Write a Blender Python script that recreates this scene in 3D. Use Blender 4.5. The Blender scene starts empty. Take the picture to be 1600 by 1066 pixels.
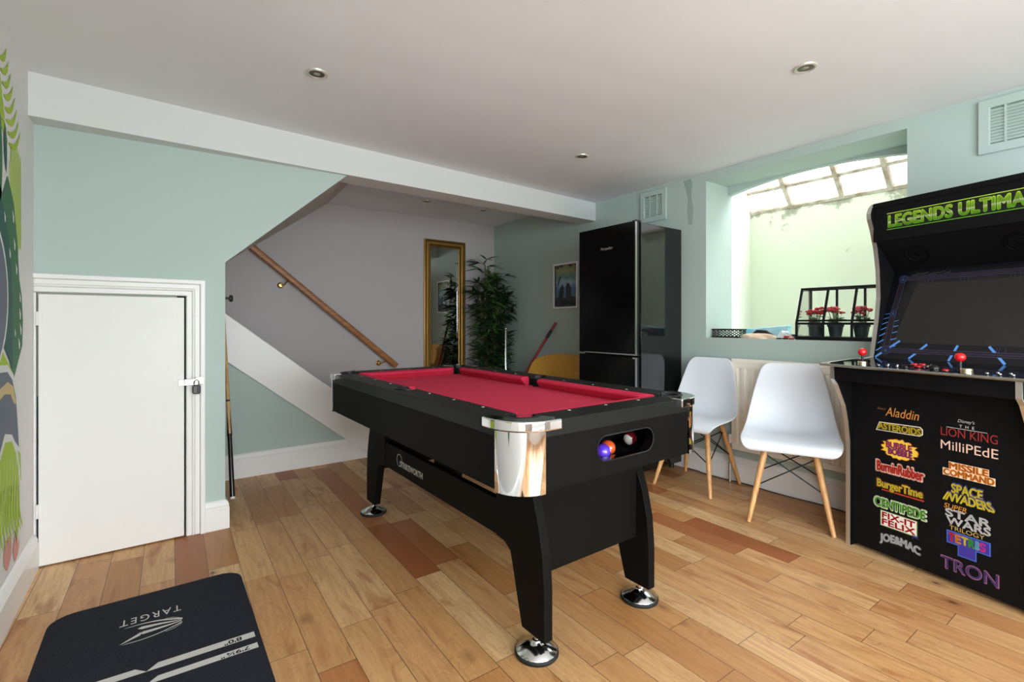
import bpy, math, random
from mathutils import Matrix, Vector
PI = math.pi
rnd = random.Random(7)
SC = bpy.context.scene
COL = SC.collection

# ------------------------------------------------------------------ camera
CAM_H = 1.07
cam_d = bpy.data.cameras.new('camera')
cam_d.sensor_width = 36.0
cam_d.lens = 17.0
cam_d.shift_y = -0.0175
cam_d.clip_start = 0.02
cam = bpy.data.objects.new('camera', cam_d)
COL.objects.link(cam)
cam.location = (0, 0, CAM_H)
cam.rotation_euler = (PI / 2, 0, -math.radians(36.15))
SC.camera = cam

# ------------------------------------------------------------------ sky and light
world = bpy.data.worlds.new('sky')
SC.world = world
world.use_nodes = True
wn = world.node_tree
wn.nodes.clear()
wo = wn.nodes.new('ShaderNodeOutputWorld')
wb = wn.nodes.new('ShaderNodeBackground')
wt = wn.nodes.new('ShaderNodeTexCoord')
wx = wn.nodes.new('ShaderNodeSeparateXYZ')
wr = wn.nodes.new('ShaderNodeValToRGB')
wr.color_ramp.elements[0].position = 0.47
wr.color_ramp.elements[0].color = (0.16, 0.16, 0.155, 1)
wr.color_ramp.elements[1].position = 0.53
wr.color_ramp.elements[1].color = (0.93, 0.97, 1.0, 1)
wm = wn.nodes.new('ShaderNodeMath')
wm.operation = 'MULTIPLY_ADD'
wm.inputs[1].default_value = 0.5
wm.inputs[2].default_value = 0.5
wn.links.new(wt.outputs['Generated'], wx.inputs[0])
wn.links.new(wx.outputs['Z'], wm.inputs[0])
wn.links.new(wm.outputs[0], wr.inputs[0])
wn.links.new(wr.outputs[0], wb.inputs['Color'])
wb.inputs['Strength'].default_value = 6.0
wn.links.new(wb.outputs[0], wo.inputs['Surface'])


def area(name, loc, aim, sx, sy, power, color=(1, 1, 1)):
    d = bpy.data.lights.new(name, 'AREA')
    d.shape = 'RECTANGLE'
    d.size = sx
    d.size_y = sy
    d.energy = power
    d.color = color
    o = bpy.data.objects.new(name, d)
    COL.objects.link(o)
    o.location = loc
    o.rotation_euler = (Vector(aim) - Vector(loc)).to_track_quat('-Z', 'Y').to_euler()
    return o


# lamps for daylight: assumed unseen glazed doors behind the camera, and the light well
area('daylight_assumed_doors', (1.12, -1.78, 1.18), (1.25, 3.0, 1.75), 2.3, 1.9, 104, (0.85, 0.95, 1.0))  # added at the assumed doors, lights most of the room
area('fill_side', (-0.40, -0.95, 1.35), (2.6, 0.9, 0.5), 1.1, 1.0, 34, (0.87, 0.95, 1.0))  # added fill from the unseen left, brightens arcade front and right wall
area('daylight_well', (3.78, 1.35, 2.95), (3.9, 1.35, 1.0), 0.7, 1.5, 88, (1.0, 0.985, 0.99))

SC.view_settings.view_transform = 'Standard'
SC.view_settings.look = 'None'
SC.view_settings.gamma = 1.0
SC.view_settings.exposure = 0.0
SC.view_settings.use_curve_mapping = False
SC.cycles.use_denoising = True
SC.cycles.max_bounces = 10
SC.cycles.diffuse_bounces = 6
SC.cycles.glossy_bounces = 5
SC.cycles.transparent_max_bounces = 16
SC.cycles.sample_clamp_indirect = 8
SC.cycles.caustics_reflective = False
SC.cycles.caustics_refractive = False


# ------------------------------------------------------------------ materials
def lin(c):
    c = c / 255.0
    return c / 12.92 if c <= 0.04045 else ((c + 0.055) / 1.055) ** 2.4


def rgb(r, g, b):
    return (lin(r), lin(g), lin(b), 1.0)


class NT:
    def __init__(self, m):
        self.t = m.node_tree
        self.L = self.t.links

    def n(self, typ, **kw):
        x = self.t.nodes.new(typ)
        for k, v in kw.items():
            setattr(x, k, v)
        return x

    def link(self, a, b):
        self.L.new(a, b)

    def math(self, op, a, b=None, c=None):
        x = self.n('ShaderNodeMath', operation=op)
        for i, v in enumerate((a, b, c)):
            if v is None:
                continue
            if hasattr(v, 'links'):
                self.link(v, x.inputs[i])
            else:
                x.inputs[i].default_value = v
        return x.outputs[0]

    def mix(self, fac, a, b, mode='MIX'):
        x = self.n('ShaderNodeMix', data_type='RGBA', blend_type=mode)
        for i, v in ((0, fac), (6, a), (7, b)):
            if hasattr(v, 'links'):
                self.link(v, x.inputs[i])
            else:
                x.inputs[i].default_value = v
        return x.outputs[2]

    def ramp(self, fac, stops):
        x = self.n('ShaderNodeValToRGB')
        e = x.color_ramp.elements
        while len(e) < len(stops):
            e.new(0.5)
        for i, (p, c) in enumerate(stops):
            e[i].position = p
            e[i].color = c
        self.link(fac, x.inputs[0])
        return x.outputs[0]


MATS = {}


def mat(name, col, rough=0.5, metal=0.0, spec=0.5, vary=0.0, vscale=6.0, bump=0.0, bscale=120.0,
        coat=0.0, trans=0.0, stretch=None, col2=None, sheen=0.0):
    if name in MATS:
        return MATS[name]
    m = bpy.data.materials.new(name)
    m.use_nodes = True
    t = NT(m)
    p = t.t.nodes['Principled BSDF']
    p.inputs['Base Color'].default_value = col
    p.inputs['Roughness'].default_value = rough
    p.inputs['Metallic'].default_value = metal
    p.inputs['Specular IOR Level'].default_value = spec
    p.inputs['Coat Weight'].default_value = coat
    p.inputs['Sheen Weight'].default_value = sheen
    if trans:
        p.inputs['Transmission Weight'].default_value = trans
    tc = t.n('ShaderNodeTexCoord')
    mp = t.n('ShaderNodeMapping')
    if stretch:
        mp.inputs['Scale'].default_value = stretch
    t.link(tc.outputs['Object'], mp.inputs[0])
    if vary or col2:
        nz = t.n('ShaderNodeTexNoise')
        nz.inputs['Scale'].default_value = vscale
        nz.inputs['Detail'].default_value = 4
        t.link(mp.outputs[0], nz.inputs['Vector'])
        c2 = col2 or tuple(min(1, c * (1 - vary)) for c in col[:3]) + (1,)
        t.link(t.ramp(nz.outputs['Fac'], [(0.35, c2), (0.65, col)]), p.inputs['Base Color'])
    if bump:
        nb = t.n('ShaderNodeTexNoise')
        nb.inputs['Scale'].default_value = bscale
        nb.inputs['Detail'].default_value = 3
        t.link(mp.outputs[0], nb.inputs['Vector'])
        bp = t.n('ShaderNodeBump')
        bp.inputs['Strength'].default_value = bump
        bp.inputs['Distance'].default_value = 0.004
        t.link(nb.outputs['Fac'], bp.inputs['Height'])
        t.link(bp.outputs[0], p.inputs['Normal'])
    MATS[name] = m
    return m


def glass_mat(name, tint=(1, 1, 1, 1), gloss=0.08):
    m = bpy.data.materials.new(name)
    m.use_nodes = True
    t = NT(m)
    t.t.nodes.clear()
    o = t.n('ShaderNodeOutputMaterial')
    tr = t.n('ShaderNodeBsdfTransparent')
    tr.inputs[0].default_value = tint
    gl = t.n('ShaderNodeBsdfGlossy')
    gl.inputs['Roughness'].default_value = 0.03
    mx = t.n('ShaderNodeMixShader')
    fr = t.n('ShaderNodeFresnel')
    fr.inputs['IOR'].default_value = 1.45
    t.link(t.math('MULTIPLY', fr.outputs[0], gloss * 10), mx.inputs[0])
    t.link(tr.outputs[0], mx.inputs[1])
    t.link(gl.outputs[0], mx.inputs[2])
    t.link(mx.outputs[0], o.inputs['Surface'])
    MATS[name] = m
    return m


def floor_mat():
    m = bpy.data.materials.new('oak_boards')
    m.use_nodes = True
    t = NT(m)
    p = t.t.nodes['Principled BSDF']
    tc = t.n('ShaderNodeTexCoord')
    mp = t.n('ShaderNodeMapping')
    mp.inputs['Rotation'].default_value = (0, 0, math.radians(1.0))
    mp.inputs['Location'].default_value = (0.34, 0.13, 0)
    t.link(tc.outputs['Object'], mp.inputs[0])
    s = t.n('ShaderNodeSeparateXYZ')
    t.link(mp.outputs[0], s.inputs[0])
    W = 0.1175
    xs = t.math('DIVIDE', s.outputs['X'], W)
    col = t.math('FLOOR', xs)
    fx = t.math('FRACT', xs)
    wn1 = t.n('ShaderNodeTexWhiteNoise', noise_dimensions='1D')
    t.link(col, wn1.inputs['W'])
    ln = t.math('MULTIPLY_ADD', wn1.outputs['Value'], 0.22, 0.46)
    wn2 = t.n('ShaderNodeTexWhiteNoise', noise_dimensions='1D')
    t.link(t.math('ADD', col, 37.3), wn2.inputs['W'])
    ys = t.math('DIVIDE', t.math('ADD', s.outputs['Y'], t.math('MULTIPLY', wn2.outputs['Value'], 3.0)), ln)
    # each board ends at a jittered joint
    row0 = t.math('FLOOR', ys)
    row = row0
    fy = t.math('FRACT', ys)
    cid = t.n('ShaderNodeCombineXYZ')
    t.link(col, cid.inputs[0])
    t.link(row, cid.inputs[1])
    wid = t.n('ShaderNodeTexWhiteNoise', noise_dimensions='3D')
    t.link(cid.outputs[0], wid.inputs['Vector'])
    base = t.ramp(wid.outputs['Value'], [
        (0.0, rgb(214, 172, 120)), (0.16, rgb(192, 140, 86)), (0.33, rgb(226, 188, 138)), (0.5, rgb(180, 126, 74)),
        (0.66, rgb(212, 168, 116)), (0.84, rgb(184, 126, 78)), (1.0, rgb(154, 86, 48))])
    # grain
    off = t.n('ShaderNodeVectorMath', operation='SCALE')
    t.link(wid.outputs['Color'], off.inputs[0])
    off.inputs['Scale'].default_value = 20
    ad = t.n('ShaderNodeVectorMath', operation='ADD')
    t.link(mp.outputs[0], ad.inputs[0])
    t.link(off.outputs[0], ad.inputs[1])
    m2 = t.n('ShaderNodeMapping')
    m2.inputs['Scale'].default_value = (30, 2.2, 1)
    t.link(ad.outputs[0], m2.inputs[0])
    g1 = t.n('ShaderNodeTexNoise')
    g1.inputs['Scale'].default_value = 1.6
    g1.inputs['Detail'].default_value = 6
    g1.inputs['Distortion'].default_value = 0.9
    t.link(m2.outputs[0], g1.inputs['Vector'])
    m3 = t.n('ShaderNodeMapping')
    m3.inputs['Scale'].default_value = (7, 1.5, 1)
    t.link(ad.outputs[0], m3.inputs[0])
    g2 = t.n('ShaderNodeTexNoise')
    g2.inputs['Scale'].default_value = 1.6
    g2.inputs['Detail'].default_value = 5
    g2.inputs['Distortion'].default_value = 1.6
    t.link(m3.outputs[0], g2.inputs['Vector'])
    # cathedral figure: rings of a stretched noise
    rings = t.math('ABSOLUTE', t.math('SINE', t.math('MULTIPLY', g2.outputs['Fac'], 34.0)))
    c1 = t.mix(t.ramp(g1.outputs['Fac'], [(0.32, (0.38, 0.38, 0.38, 1)), (0.62, (0, 0, 0, 1))]), base, rgb(150, 98, 58))
    c2 = t.mix(t.ramp(rings, [(0.0, (0.34, 0.34, 0.34, 1)), (0.35, (0, 0, 0, 1))]), c1, rgb(140, 88, 50))
    c3 = t.mix(t.ramp(g2.outputs['Fac'], [(0.55, (0, 0, 0, 1)), (0.74, (0.8, 0.8, 0.8, 1))]), c2, rgb(150, 84, 40))
    # knots
    vk = t.n('ShaderNodeTexVoronoi')
    vk.inputs['Scale'].default_value = 2.9
    mk = t.n('ShaderNodeMapping')
    mk.inputs['Scale'].default_value = (1.5, 1, 1)
    t.link(ad.outputs[0], mk.inputs[0])
    t.link(mk.outputs[0], vk.inputs['Vector'])
    kd = t.math('ADD', vk.outputs['Distance'], t.math('MULTIPLY', t.math('SUBTRACT', g2.outputs['Fac'], 0.5), 0.12))
    c4 = t.mix(t.ramp(kd, [(0.022, (0.85, 0.85, 0.85, 1)), (0.045, (0.4, 0.4, 0.4, 1)), (0.14, (0, 0, 0, 1))]), c3, rgb(84, 44, 22))
    # joints
    ex = t.math('MINIMUM', fx, t.math('SUBTRACT', 1.0, fx))
    ex = t.math('MULTIPLY', ex, W)
    ey = t.math('MULTIPLY', t.math('MINIMUM', fy, t.math('SUBTRACT', 1.0, fy)), ln)
    e = t.math('MINIMUM', ex, ey)
    gap = t.math('LESS_THAN', e, 0.0013)
    c5 = t.mix(t.math('MULTIPLY', gap, 0.75), c4, rgb(70, 42, 24))
    t.link(c5, p.inputs['Base Color'])
    p.inputs['Roughness'].default_value = 0.42
    p.inputs['Specular IOR Level'].default_value = 0.35
    bp = t.n('ShaderNodeBump')
    bp.inputs['Strength'].default_value = 0.25
    bp.inputs['Distance'].default_value = 0.002
    hgt = t.math('SUBTRACT', t.math('MULTIPLY', g1.outputs['Fac'], 0.25), gap)
    t.link(hgt, bp.inputs['Height'])
    t.link(bp.outputs[0], p.inputs['Normal'])
    MATS['floor'] = m
    return m


def wood_mat(name, a, b, axis=2, rough=0.4):
    sc = [60, 60, 60]
    sc[axis] = 3
    return mat(name, a, rough=rough, col2=b, vscale=1.0, stretch=tuple(sc))


def plaster_stain(name, col, dirt, zlo, zhi):
    """painted well wall with flaked, mossy patches near its top edge"""
    m = bpy.data.materials.new(name)
    m.use_nodes = True
    t = NT(m)
    p = t.t.nodes['Principled BSDF']
    p.inputs['Roughness'].default_value = 0.9
    tc = t.n('ShaderNodeTexCoord')
    s = t.n('ShaderNodeSeparateXYZ')
    t.link(tc.outputs['Object'], s.inputs[0])
    nz = t.n('ShaderNodeTexNoise')
    nz.inputs['Scale'].default_value = 5
    nz.inputs['Detail'].default_value = 8
    nz.inputs['Roughness'].default_value = 0.7
    t.link(tc.outputs['Object'], nz.inputs['Vector'])
    h = t.math('DIVIDE', t.math('SUBTRACT', s.outputs['Z'], zlo), zhi - zlo)
    edge = t.math('POWER', t.math('MINIMUM', t.math('MAXIMUM', h, 0.0), 1.0), 14.0)
    v = t.math('ADD', t.math('MULTIPLY', edge, .22), nz.outputs['Fac'])
    f = t.ramp(v, [(0.63, (0, 0, 0, 1)), (0.68, (0.55, 0.55, 0.55, 1)), (0.80, (0.8, 0.8, 0.8, 1))])
    f2 = t.math('MULTIPLY', f, t.math('MINIMUM', t.math('MAXIMUM', t.math('MULTIPLY', t.math('SUBTRACT', h, .45), 4.0), 0.0), 1.0))
    t.link(t.mix(f2, col, dirt), p.inputs['Base Color'])
    MATS[name] = m
    return m


M_GREEN = mat('sage_green_paint', rgb(180, 197, 191), rough=0.75, spec=0.25, bump=0.06, bscale=260)
M_WHITEWALL = mat('white_wall_paint', rgb(226, 224, 222), rough=0.8, spec=0.2, bump=0.06, bscale=260)
M_GREYWALL = mat('pale_lilac_wall_paint', rgb(192, 187, 187), rough=0.8, spec=0.2, bump=0.06, bscale=260)
M_CEIL = mat('ceiling_paint', rgb(233, 235, 239), rough=0.9, spec=0.15, bump=0.08, bscale=180, vary=0.05, vscale=1.3)
M_BEAM = mat('beam_paint', rgb(216, 219, 217), rough=0.8, spec=0.2, bump=0.04, bscale=260)
M_GLOSSWHITE = mat('white_gloss_woodwork', rgb(236, 235, 232), rough=0.35, spec=0.4)
M_FLOOR = floor_mat()
M_DARK = mat('cupboard_shade', rgb(58, 54, 50), rough=0.9)
M_BLACKVINYL = mat('black_ash_vinyl', rgb(15, 14, 13), rough=0.55, spec=0.08, bump=0.1, bscale=500)
M_RAIL = mat('black_rail_laminate', rgb(22, 23, 22), rough=0.45, spec=0.22, bump=0.06, bscale=400)
M_BLACK = mat('black_plastic', rgb(18, 18, 19), rough=0.45)
M_BLACKGLOSS = mat('black_gloss', rgb(9, 9, 11), rough=0.1, spec=0.5)
M_BLACKMATTE = mat('black_matte_board', rgb(12, 12, 14), rough=0.6, spec=0.15)
M_CHROME = mat('chrome', (0.86, 0.86, 0.86, 1), rough=0.04, metal=1.0)
M_STEEL = mat('brushed_steel', (0.62, 0.61, 0.58, 1), rough=0.28, metal=1.0)
M_GOLD = mat('brass', rgb(200, 160, 84), rough=0.2, metal=1.0)
M_RED = mat('red_baize', rgb(206, 58, 84), rough=0.9, spec=0.15, vary=0.1, vscale=60, bump=0.1, bscale=900)
M_REDCUSH = mat('red_cushion_cloth', rgb(200, 48, 76), rough=0.9, spec=0.15, vary=0.08, vscale=40)
M_WHITEDOT = mat('white_print', rgb(222, 222, 218), rough=0.5)
M_GLASS = glass_mat('clear_glass')
M_CHAIR = mat('white_chair_plastic', rgb(226, 231, 238), rough=0.3, spec=0.4)
M_BEECH = wood_mat('beech_legs', rgb(222, 172, 112), rgb(196, 140, 82))
M_OAKRAIL = wood_mat('oak_handrail', rgb(176, 118, 62), rgb(140, 86, 40), axis=0)
M_CREAM = mat('radiator_enamel', rgb(246, 241, 228), rough=0.4)
M_DARKMETAL = mat('dark_metal', rgb(34, 34, 36), rough=0.4, metal=0.7)
M_RUBBER = mat('black_rubber', rgb(14, 14, 14), rough=0.7)


# ------------------------------------------------------------------ mesh building
class MB:
    def __init__(self):
        self.v, self.f, self.mi, self.sm = [], [], [], []
        self.M = Matrix.Identity(4)
        self.cur = 0

    def add(self, vs, fs, sm=False):
        b = len(self.v)
        for p in vs:
            self.v.append(self.M @ Vector(p))
        for f in fs:
            self.f.append([i + b for i in f])
            self.mi.append(self.cur)
            self.sm.append(sm)
        return self

    def box(self, lo, hi):
        x0, y0, z0 = lo
        x1, y1, z1 = hi
        return self.add([(x0, y0, z0), (x1, y0, z0), (x1, y1, z0), (x0, y1, z0), (x0, y0, z1), (x1, y0, z1), (x1, y1, z1), (x0, y1, z1)],
                        [(0, 3, 2, 1), (4, 5, 6, 7), (0, 1, 5, 4), (1, 2, 6, 5), (2, 3, 7, 6), (3, 0, 4, 7)])

    def prism(self, pts, fn, a, b, sm=False):
        """2D outline pts extruded from a to b; fn(u, v, w) -> xyz"""
        n = len(pts)
        vs = [fn(u, v, a) for u, v in pts] + [fn(u, v, b) for u, v in pts]
        fs = [list(range(n))[::-1], list(range(n, 2 * n))]
        self.add(vs, fs)
        self.add(vs, [(i, (i + 1) % n, n + (i + 1) % n, n + i) for i in range(n)], sm)
        return self

    def ring(self, outer, inner, fn, a, b):
        n = len(outer)
        vs = [fn(u, v, w) for w in (a, b) for L in (outer, inner) for u, v in L]
        o0, i0, o1, i1 = 0, n, 2 * n, 3 * n
        fs = []
        for k in range(n):
            j = (k + 1) % n
            fs += [(o1 + k, o1 + j, i1 + j, i1 + k), (o0 + j, o0 + k, i0 + k, i0 + j), (o0 + k, o0 + j, o1 + j, o1 + k), (i0 + j, i0 + k, i1 + k, i1 + j)]
        return self.add(vs, fs)

    def lathe(self, prof, seg=24, M=None, sm=True):
        vs, fs = [], []
        k = len(prof)
        for i in range(seg):
            a = 2 * PI * i / seg
            for r, z in prof:
                vs.append((r * math.cos(a), r * math.sin(a), z))
        for i in range(seg):
            j = (i + 1) % seg
            for q in range(k - 1):
                fs.append((i * k + q, j * k + q, j * k + q + 1, i * k + q + 1))
        if prof[0][0] > 1e-5:
            fs.append([i * k for i in range(seg)][::-1])
        if prof[-1][0] > 1e-5:
            fs.append([i * k + k - 1 for i in range(seg)])
        if M is not None:
            vs = [M @ Vector(p) for p in vs]
        return self.add(vs, fs, sm)

    def tube(self, path, r, seg=10, cap=True):
        P = [Vector(p) for p in path]
        n = len(P)
        R = r if isinstance(r, (list, tuple)) else [r] * n
        vs, fs = [], []
        up = None
        for i in range(n):
            d = (P[min(i + 1, n - 1)] - P[max(i - 1, 0)]).normalized()
            if up is None:
                up = Vector((0, 0, 1)) if abs(d.z) < 0.9 else Vector((1, 0, 0))
            a = d.cross(up).normalized()
            b = a.cross(d).normalized()
            up = b
            for k in range(seg):
                t = 2 * PI * k / seg
                vs.append(P[i] + (a * math.cos(t) + b * math.sin(t)) * R[i])
        for i in range(n - 1):
            for k in range(seg):
                j = (k + 1) % seg
                fs.append((i * seg + k, i * seg + j, (i + 1) * seg + j, (i + 1) * seg + k))
        self.add(vs, fs, True)
        if cap:
            self.add(vs, [list(range(seg))[::-1], list(range((n - 1) * seg, n * seg))])
        return self

    def sphere(self, c, r, seg=16, rings=10, s=(1, 1, 1)):
        prof = [(max(1e-6, r * math.sin(PI * i / rings)), -r * math.cos(PI * i / rings)) for i in range(rings + 1)]
        prof[0] = (0, prof[0][1])
        prof[-1] = (0, prof[-1][1])
        return self.lathe(prof, seg, Matrix.Translation(Vector(c)) @ Matrix.Diagonal((s[0], s[1], s[2], 1)))

    def grid(self, rows, closed=False, sm=True):
        n, k = len(rows), len(rows[0])
        vs = [p for r in rows for p in r]
        fs = []
        for i in range(n - 1):
            for j in range(k if closed else k - 1):
                q = (j + 1) % k
                fs.append((i * k + j, i * k + q, (i + 1) * k + q, (i + 1) * k + j))
        return self.add(vs, fs, sm)

    def build(self, name, mats, parent=None, bevel=0, seg=2, sharp=35, solid=0, subsurf=0, loc=None, rot=None):
        me = bpy.data.meshes.new(name)
        me.from_pydata([tuple(p) for p in self.v], [], self.f)
        if not isinstance(mats, (list, tuple)):
            mats = [mats]
        for m in mats:
            me.materials.append(m)
        me.polygons.foreach_set('material_index', [min(i, len(mats) - 1) for i in self.mi])
        me.polygons.foreach_set('use_smooth', [bool(s) for s in self.sm])
        me.update()
        import bmesh
        bm = bmesh.new()
        bm.from_mesh(me)
        bmesh.ops.remove_doubles(bm, verts=bm.verts, dist=1e-6)
        bmesh.ops.recalc_face_normals(bm, faces=bm.faces)
        bm.to_mesh(me)
        bm.free()
        if any(self.sm):
            me.set_sharp_from_angle(angle=math.radians(sharp))
        o = bpy.data.objects.new(name, me)
        COL.objects.link(o)
        if parent:
            o.parent = parent
        if loc:
            o.location = loc
        if rot:
            o.rotation_euler = rot
        if solid:
            sm = o.modifiers.new('solid', 'SOLIDIFY')
            sm.thickness = solid
            sm.offset = 0
        if subsurf:
            ss = o.modifiers.new('sub', 'SUBSURF')
            ss.levels = ss.render_levels = subsurf
        if bevel:
            bv = o.modifiers.new('bevel', 'BEVEL')
            bv.width = bevel
            bv.segments = seg
            bv.limit_method = 'ANGLE'
            bv.angle_limit = math.radians(40)
        return o


def cut(o, cutters):
    """subtract the cutter shapes from o for good"""
    cs = []
    for c in cutters:
        x = c.build('cutter', M_BLACK)
        cs.append(x)
        b = o.modifiers.new('cut', 'BOOLEAN')
        b.operation = 'DIFFERENCE'
        b.solver = 'EXACT'
        b.object = x
    # cutters are given in o's parent space
    par = o.parent
    o.parent = None
    dg = bpy.context.evaluated_depsgraph_get()
    dg.update()
    me = bpy.data.meshes.new_from_object(o.evaluated_get(dg))
    o.modifiers.clear()
    o.data = me
    o.parent = par
    for x in cs:
        bpy.data.objects.remove(x)


def tag(o, label, cat=None, group=None, kind=None):
    if label:
        o['label'] = label
    if cat:
        o['category'] = cat
    if group:
        o['group'] = group
    if kind:
        o['kind'] = kind
    return o


def thing(name, label, cat, loc=(0, 0, 0), rz=0.0, group=None, rot=None):
    o = bpy.data.objects.new(name, None)
    o.empty_display_size = 0.1
    COL.objects.link(o)
    o.location = loc
    o.rotation_euler = rot if rot else (0, 0, rz)
    return tag(o, label, cat, group)


def struct(name, mb, m, label=None, **kw):
    o = mb.build(name, m, **kw)
    o['kind'] = 'structure'
    if label:
        o['label'] = label
    return o


def copy_tree(o, parent=None):
    c = o.copy()
    COL.objects.link(c)
    if parent:
        c.parent = parent
    for ch in o.children:
        copy_tree(ch, c)
    return c


XY = lambda u, v, w: (u, v, w)
XZ = lambda u, v, w: (u, w, v)
YZ = lambda u, v, w: (w, u, v)


def arc(cx, cy, r, a0, a1, n):
    return [(cx + r * math.cos(a0 + (a1 - a0) * i / n), cy + r * math.sin(a0 + (a1 - a0) * i / n)) for i in range(n + 1)]


def rrect(x0, y0, x1, y1, r, n=8):
    return (arc(x1 - r, y0 + r, r, -PI / 2, 0, n) + arc(x1 - r, y1 - r, r, 0, PI / 2, n) +
            arc(x0 + r, y1 - r, r, PI / 2, PI, n) + arc(x0 + r, y0 + r, r, PI, 1.5 * PI, n))


def circ(cx, cy, r, n=24):
    return [(cx + r * math.cos(2 * PI * i / n), cy + r * math.sin(2 * PI * i / n)) for i in range(n)]


_txt = {}


def text2d(s, bold=0.0, shear=0.0, space=1.0):
    """outline of a string as flat verts and faces, normalised to a unit box"""
    key = (s, bold, shear, space)
    if key in _txt:
        return _txt[key]
    cu = bpy.data.curves.new('lettering', 'FONT')
    cu.body = s
    cu.offset = bold
    cu.shear = shear
    cu.space_character = space
    cu.resolution_u = 4
    o = bpy.data.objects.new('lettering', cu)
    COL.objects.link(o)
    dg = bpy.context.evaluated_depsgraph_get()
    dg.update()
    me = bpy.data.meshes.new_from_object(o.evaluated_get(dg))
    vs = [(v.co.x, v.co.y) for v in me.vertices]
    fs = [list(p.vertices) for p in me.polygons]
    bpy.data.objects.remove(o)
    bpy.data.curves.remove(cu)
    bpy.data.meshes.remove(me)
    x0 = min(v[0] for v in vs)
    x1 = max(v[0] for v in vs)
    y0 = min(v[1] for v in vs)
    y1 = max(v[1] for v in vs)
    vs = [((x - x0) / (x1 - x0), (y - y0) / (y1 - y0)) for x, y in vs]
    _txt[key] = (vs, fs)
    return vs, fs


def put_text(mb, s, u0, v0, w, h, fn, d, bold=0.0, shear=0.0, warp=None, space=1.0):
    """lettering fitted to a box; bold thickens the strokes by repeating them with small shifts"""
    vs, fs = text2d(s, 0.0, shear, space)
    e = bold * h * 1.25
    offs = [(0, 0)] if not e else [(e, 0), (-e, 0), (0, e), (0, -e), (.7 * e, .7 * e), (-.7 * e, -.7 * e), (.7 * e, -.7 * e), (-.7 * e, .7 * e)]
    for k, (ox_, oy_) in enumerate(offs):
        out = []
        for x, y in vs:
            u, v = u0 + x * w + ox_, v0 + y * h + oy_
            if warp:
                u, v = warp(x, y, u, v)
            out.append(fn(u, v, d))
        mb.add(out, fs)


def flat(mb, pts, fn, d):
    mb.add([fn(u, v, d) for u, v in pts], [list(range(len(pts)))])


# ------------------------------------------------------------------ the room
XL, XR, YB, YF, YREAR = -0.44, 3.163, 2.93, 4.684, -1.8
ZC = 2.135
b = MB()
b.box((XL - 0.1, YREAR - 0.1, -0.06), (XR + 0.02, YF + 0.1, 0))
struct('floor', b, M_FLOOR)

b = MB()
zc = lambda x: 2.120 + (x - XL) / (XR - XL) * 0.026
b.add([(XL - .1, YREAR - .1, zc(XL)), (XR, YREAR - .1, zc(XR)), (XR, 3.24, zc(XR)), (XL - .1, 2.99, zc(XL)),
       (XL - .1, YREAR - .1, 2.3), (XR, YREAR - .1, 2.3), (XR, 3.24, 2.3), (XL - .1, 2.99, 2.3)],
      [(0, 1, 2, 3), (4, 7, 6, 5), (0, 4, 5, 1), (1, 5, 6, 2), (2, 6, 7, 3), (3, 7, 4, 0)])
struct('ceiling', b, M_CEIL)
b = MB()
b.box((XL - .1, 3.0, 2.195), (XR, YF + .1, 2.3))
struct('ceiling_alcove', b, M_CEIL)

b = MB()
LW0, LW1, LWZ0, LWZ1 = -1.55, -0.35, .82, 1.88
b.box((XL - 0.12, LW1, 0), (XL, YF + .1, 2.3))
b.box((XL - 0.12, YREAR - .1, 0), (XL, LW0, 2.3))
b.box((XL - 0.12, LW0, 0), (XL, LW1, LWZ0))
b.box((XL - 0.12, LW0, LWZ1), (XL, LW1, 2.3))
struct('wall_left', b, M_WHITEWALL)
b = MB()
b.ring([(LW0, LWZ0), (LW1, LWZ0), (LW1, LWZ1), (LW0, LWZ1)], [(LW0 + .05, LWZ0 + .05), (LW1 - .05, LWZ0 + .05), (LW1 - .05, LWZ1 - .05), (LW0 + .05, LWZ1 - .05)], YZ, XL - .09, XL - .05)
w2 = struct('window_added', b, M_GLOSSWHITE)  # unseen window, added to go with the side fill lamp
b = MB()
b.box((XL - .073, LW0 + .05, LWZ0 + .05), (XL - .068, LW1 - .05, LWZ1 - .05))
b.build('glass_pane', M_GLASS, w2)
# rear wall with assumed, unseen glazed doors behind the viewer
b = MB()
b.box((XL, YREAR - 0.15, 0), (-0.14, YREAR, 2.3))
b.box((2.40, YREAR - 0.15, 0), (XR, YREAR, 2.3))
b.box((-0.14, YREAR - 0.15, 2.02), (2.40, YREAR, 2.3))
struct('wall_rear', b, M_WHITEWALL)
b = MB()
for x0 in (-0.14, 1.13):
    b.ring([(x0, 0), (x0 + 1.27, 0), (x0 + 1.27, 2.02), (x0, 2.02)], [(x0 + .07, .12), (x0 + 1.20, .12), (x0 + 1.20, 1.94), (x0 + .07, 1.94)], XZ, YREAR - 0.1, YREAR - 0.04)
dr = struct('door_assumed', b, M_GLOSSWHITE)  # unseen doors, assumed behind the camera as a source of daylight
b = MB()
for x0 in (-0.14, 1.13):
    b.box((x0 + .07, YREAR - .075, .12), (x0 + 1.20, YREAR - .07, 1.94))
b.build('glass_pane', M_GLASS, dr)

# right wall: window opening, segmental arch, light well
WY0, WY1, WZ0, WZ1, WD = 0.824, 1.975, 0.967, 2.09, 0.34
b = MB()
b.box((XR, YREAR - .1, 0), (XR + WD, WY0, 2.3))
b.box((XR, WY1, 0), (XR + WD, YF + .1, 2.3))
b.box((XR, WY0, 0), (XR + WD, WY1, WZ0))
b.box((XR, WY0, WZ1), (XR + WD, WY1, 2.3))
wr_ = struct('wall_right', b, M_GREEN)
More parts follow.
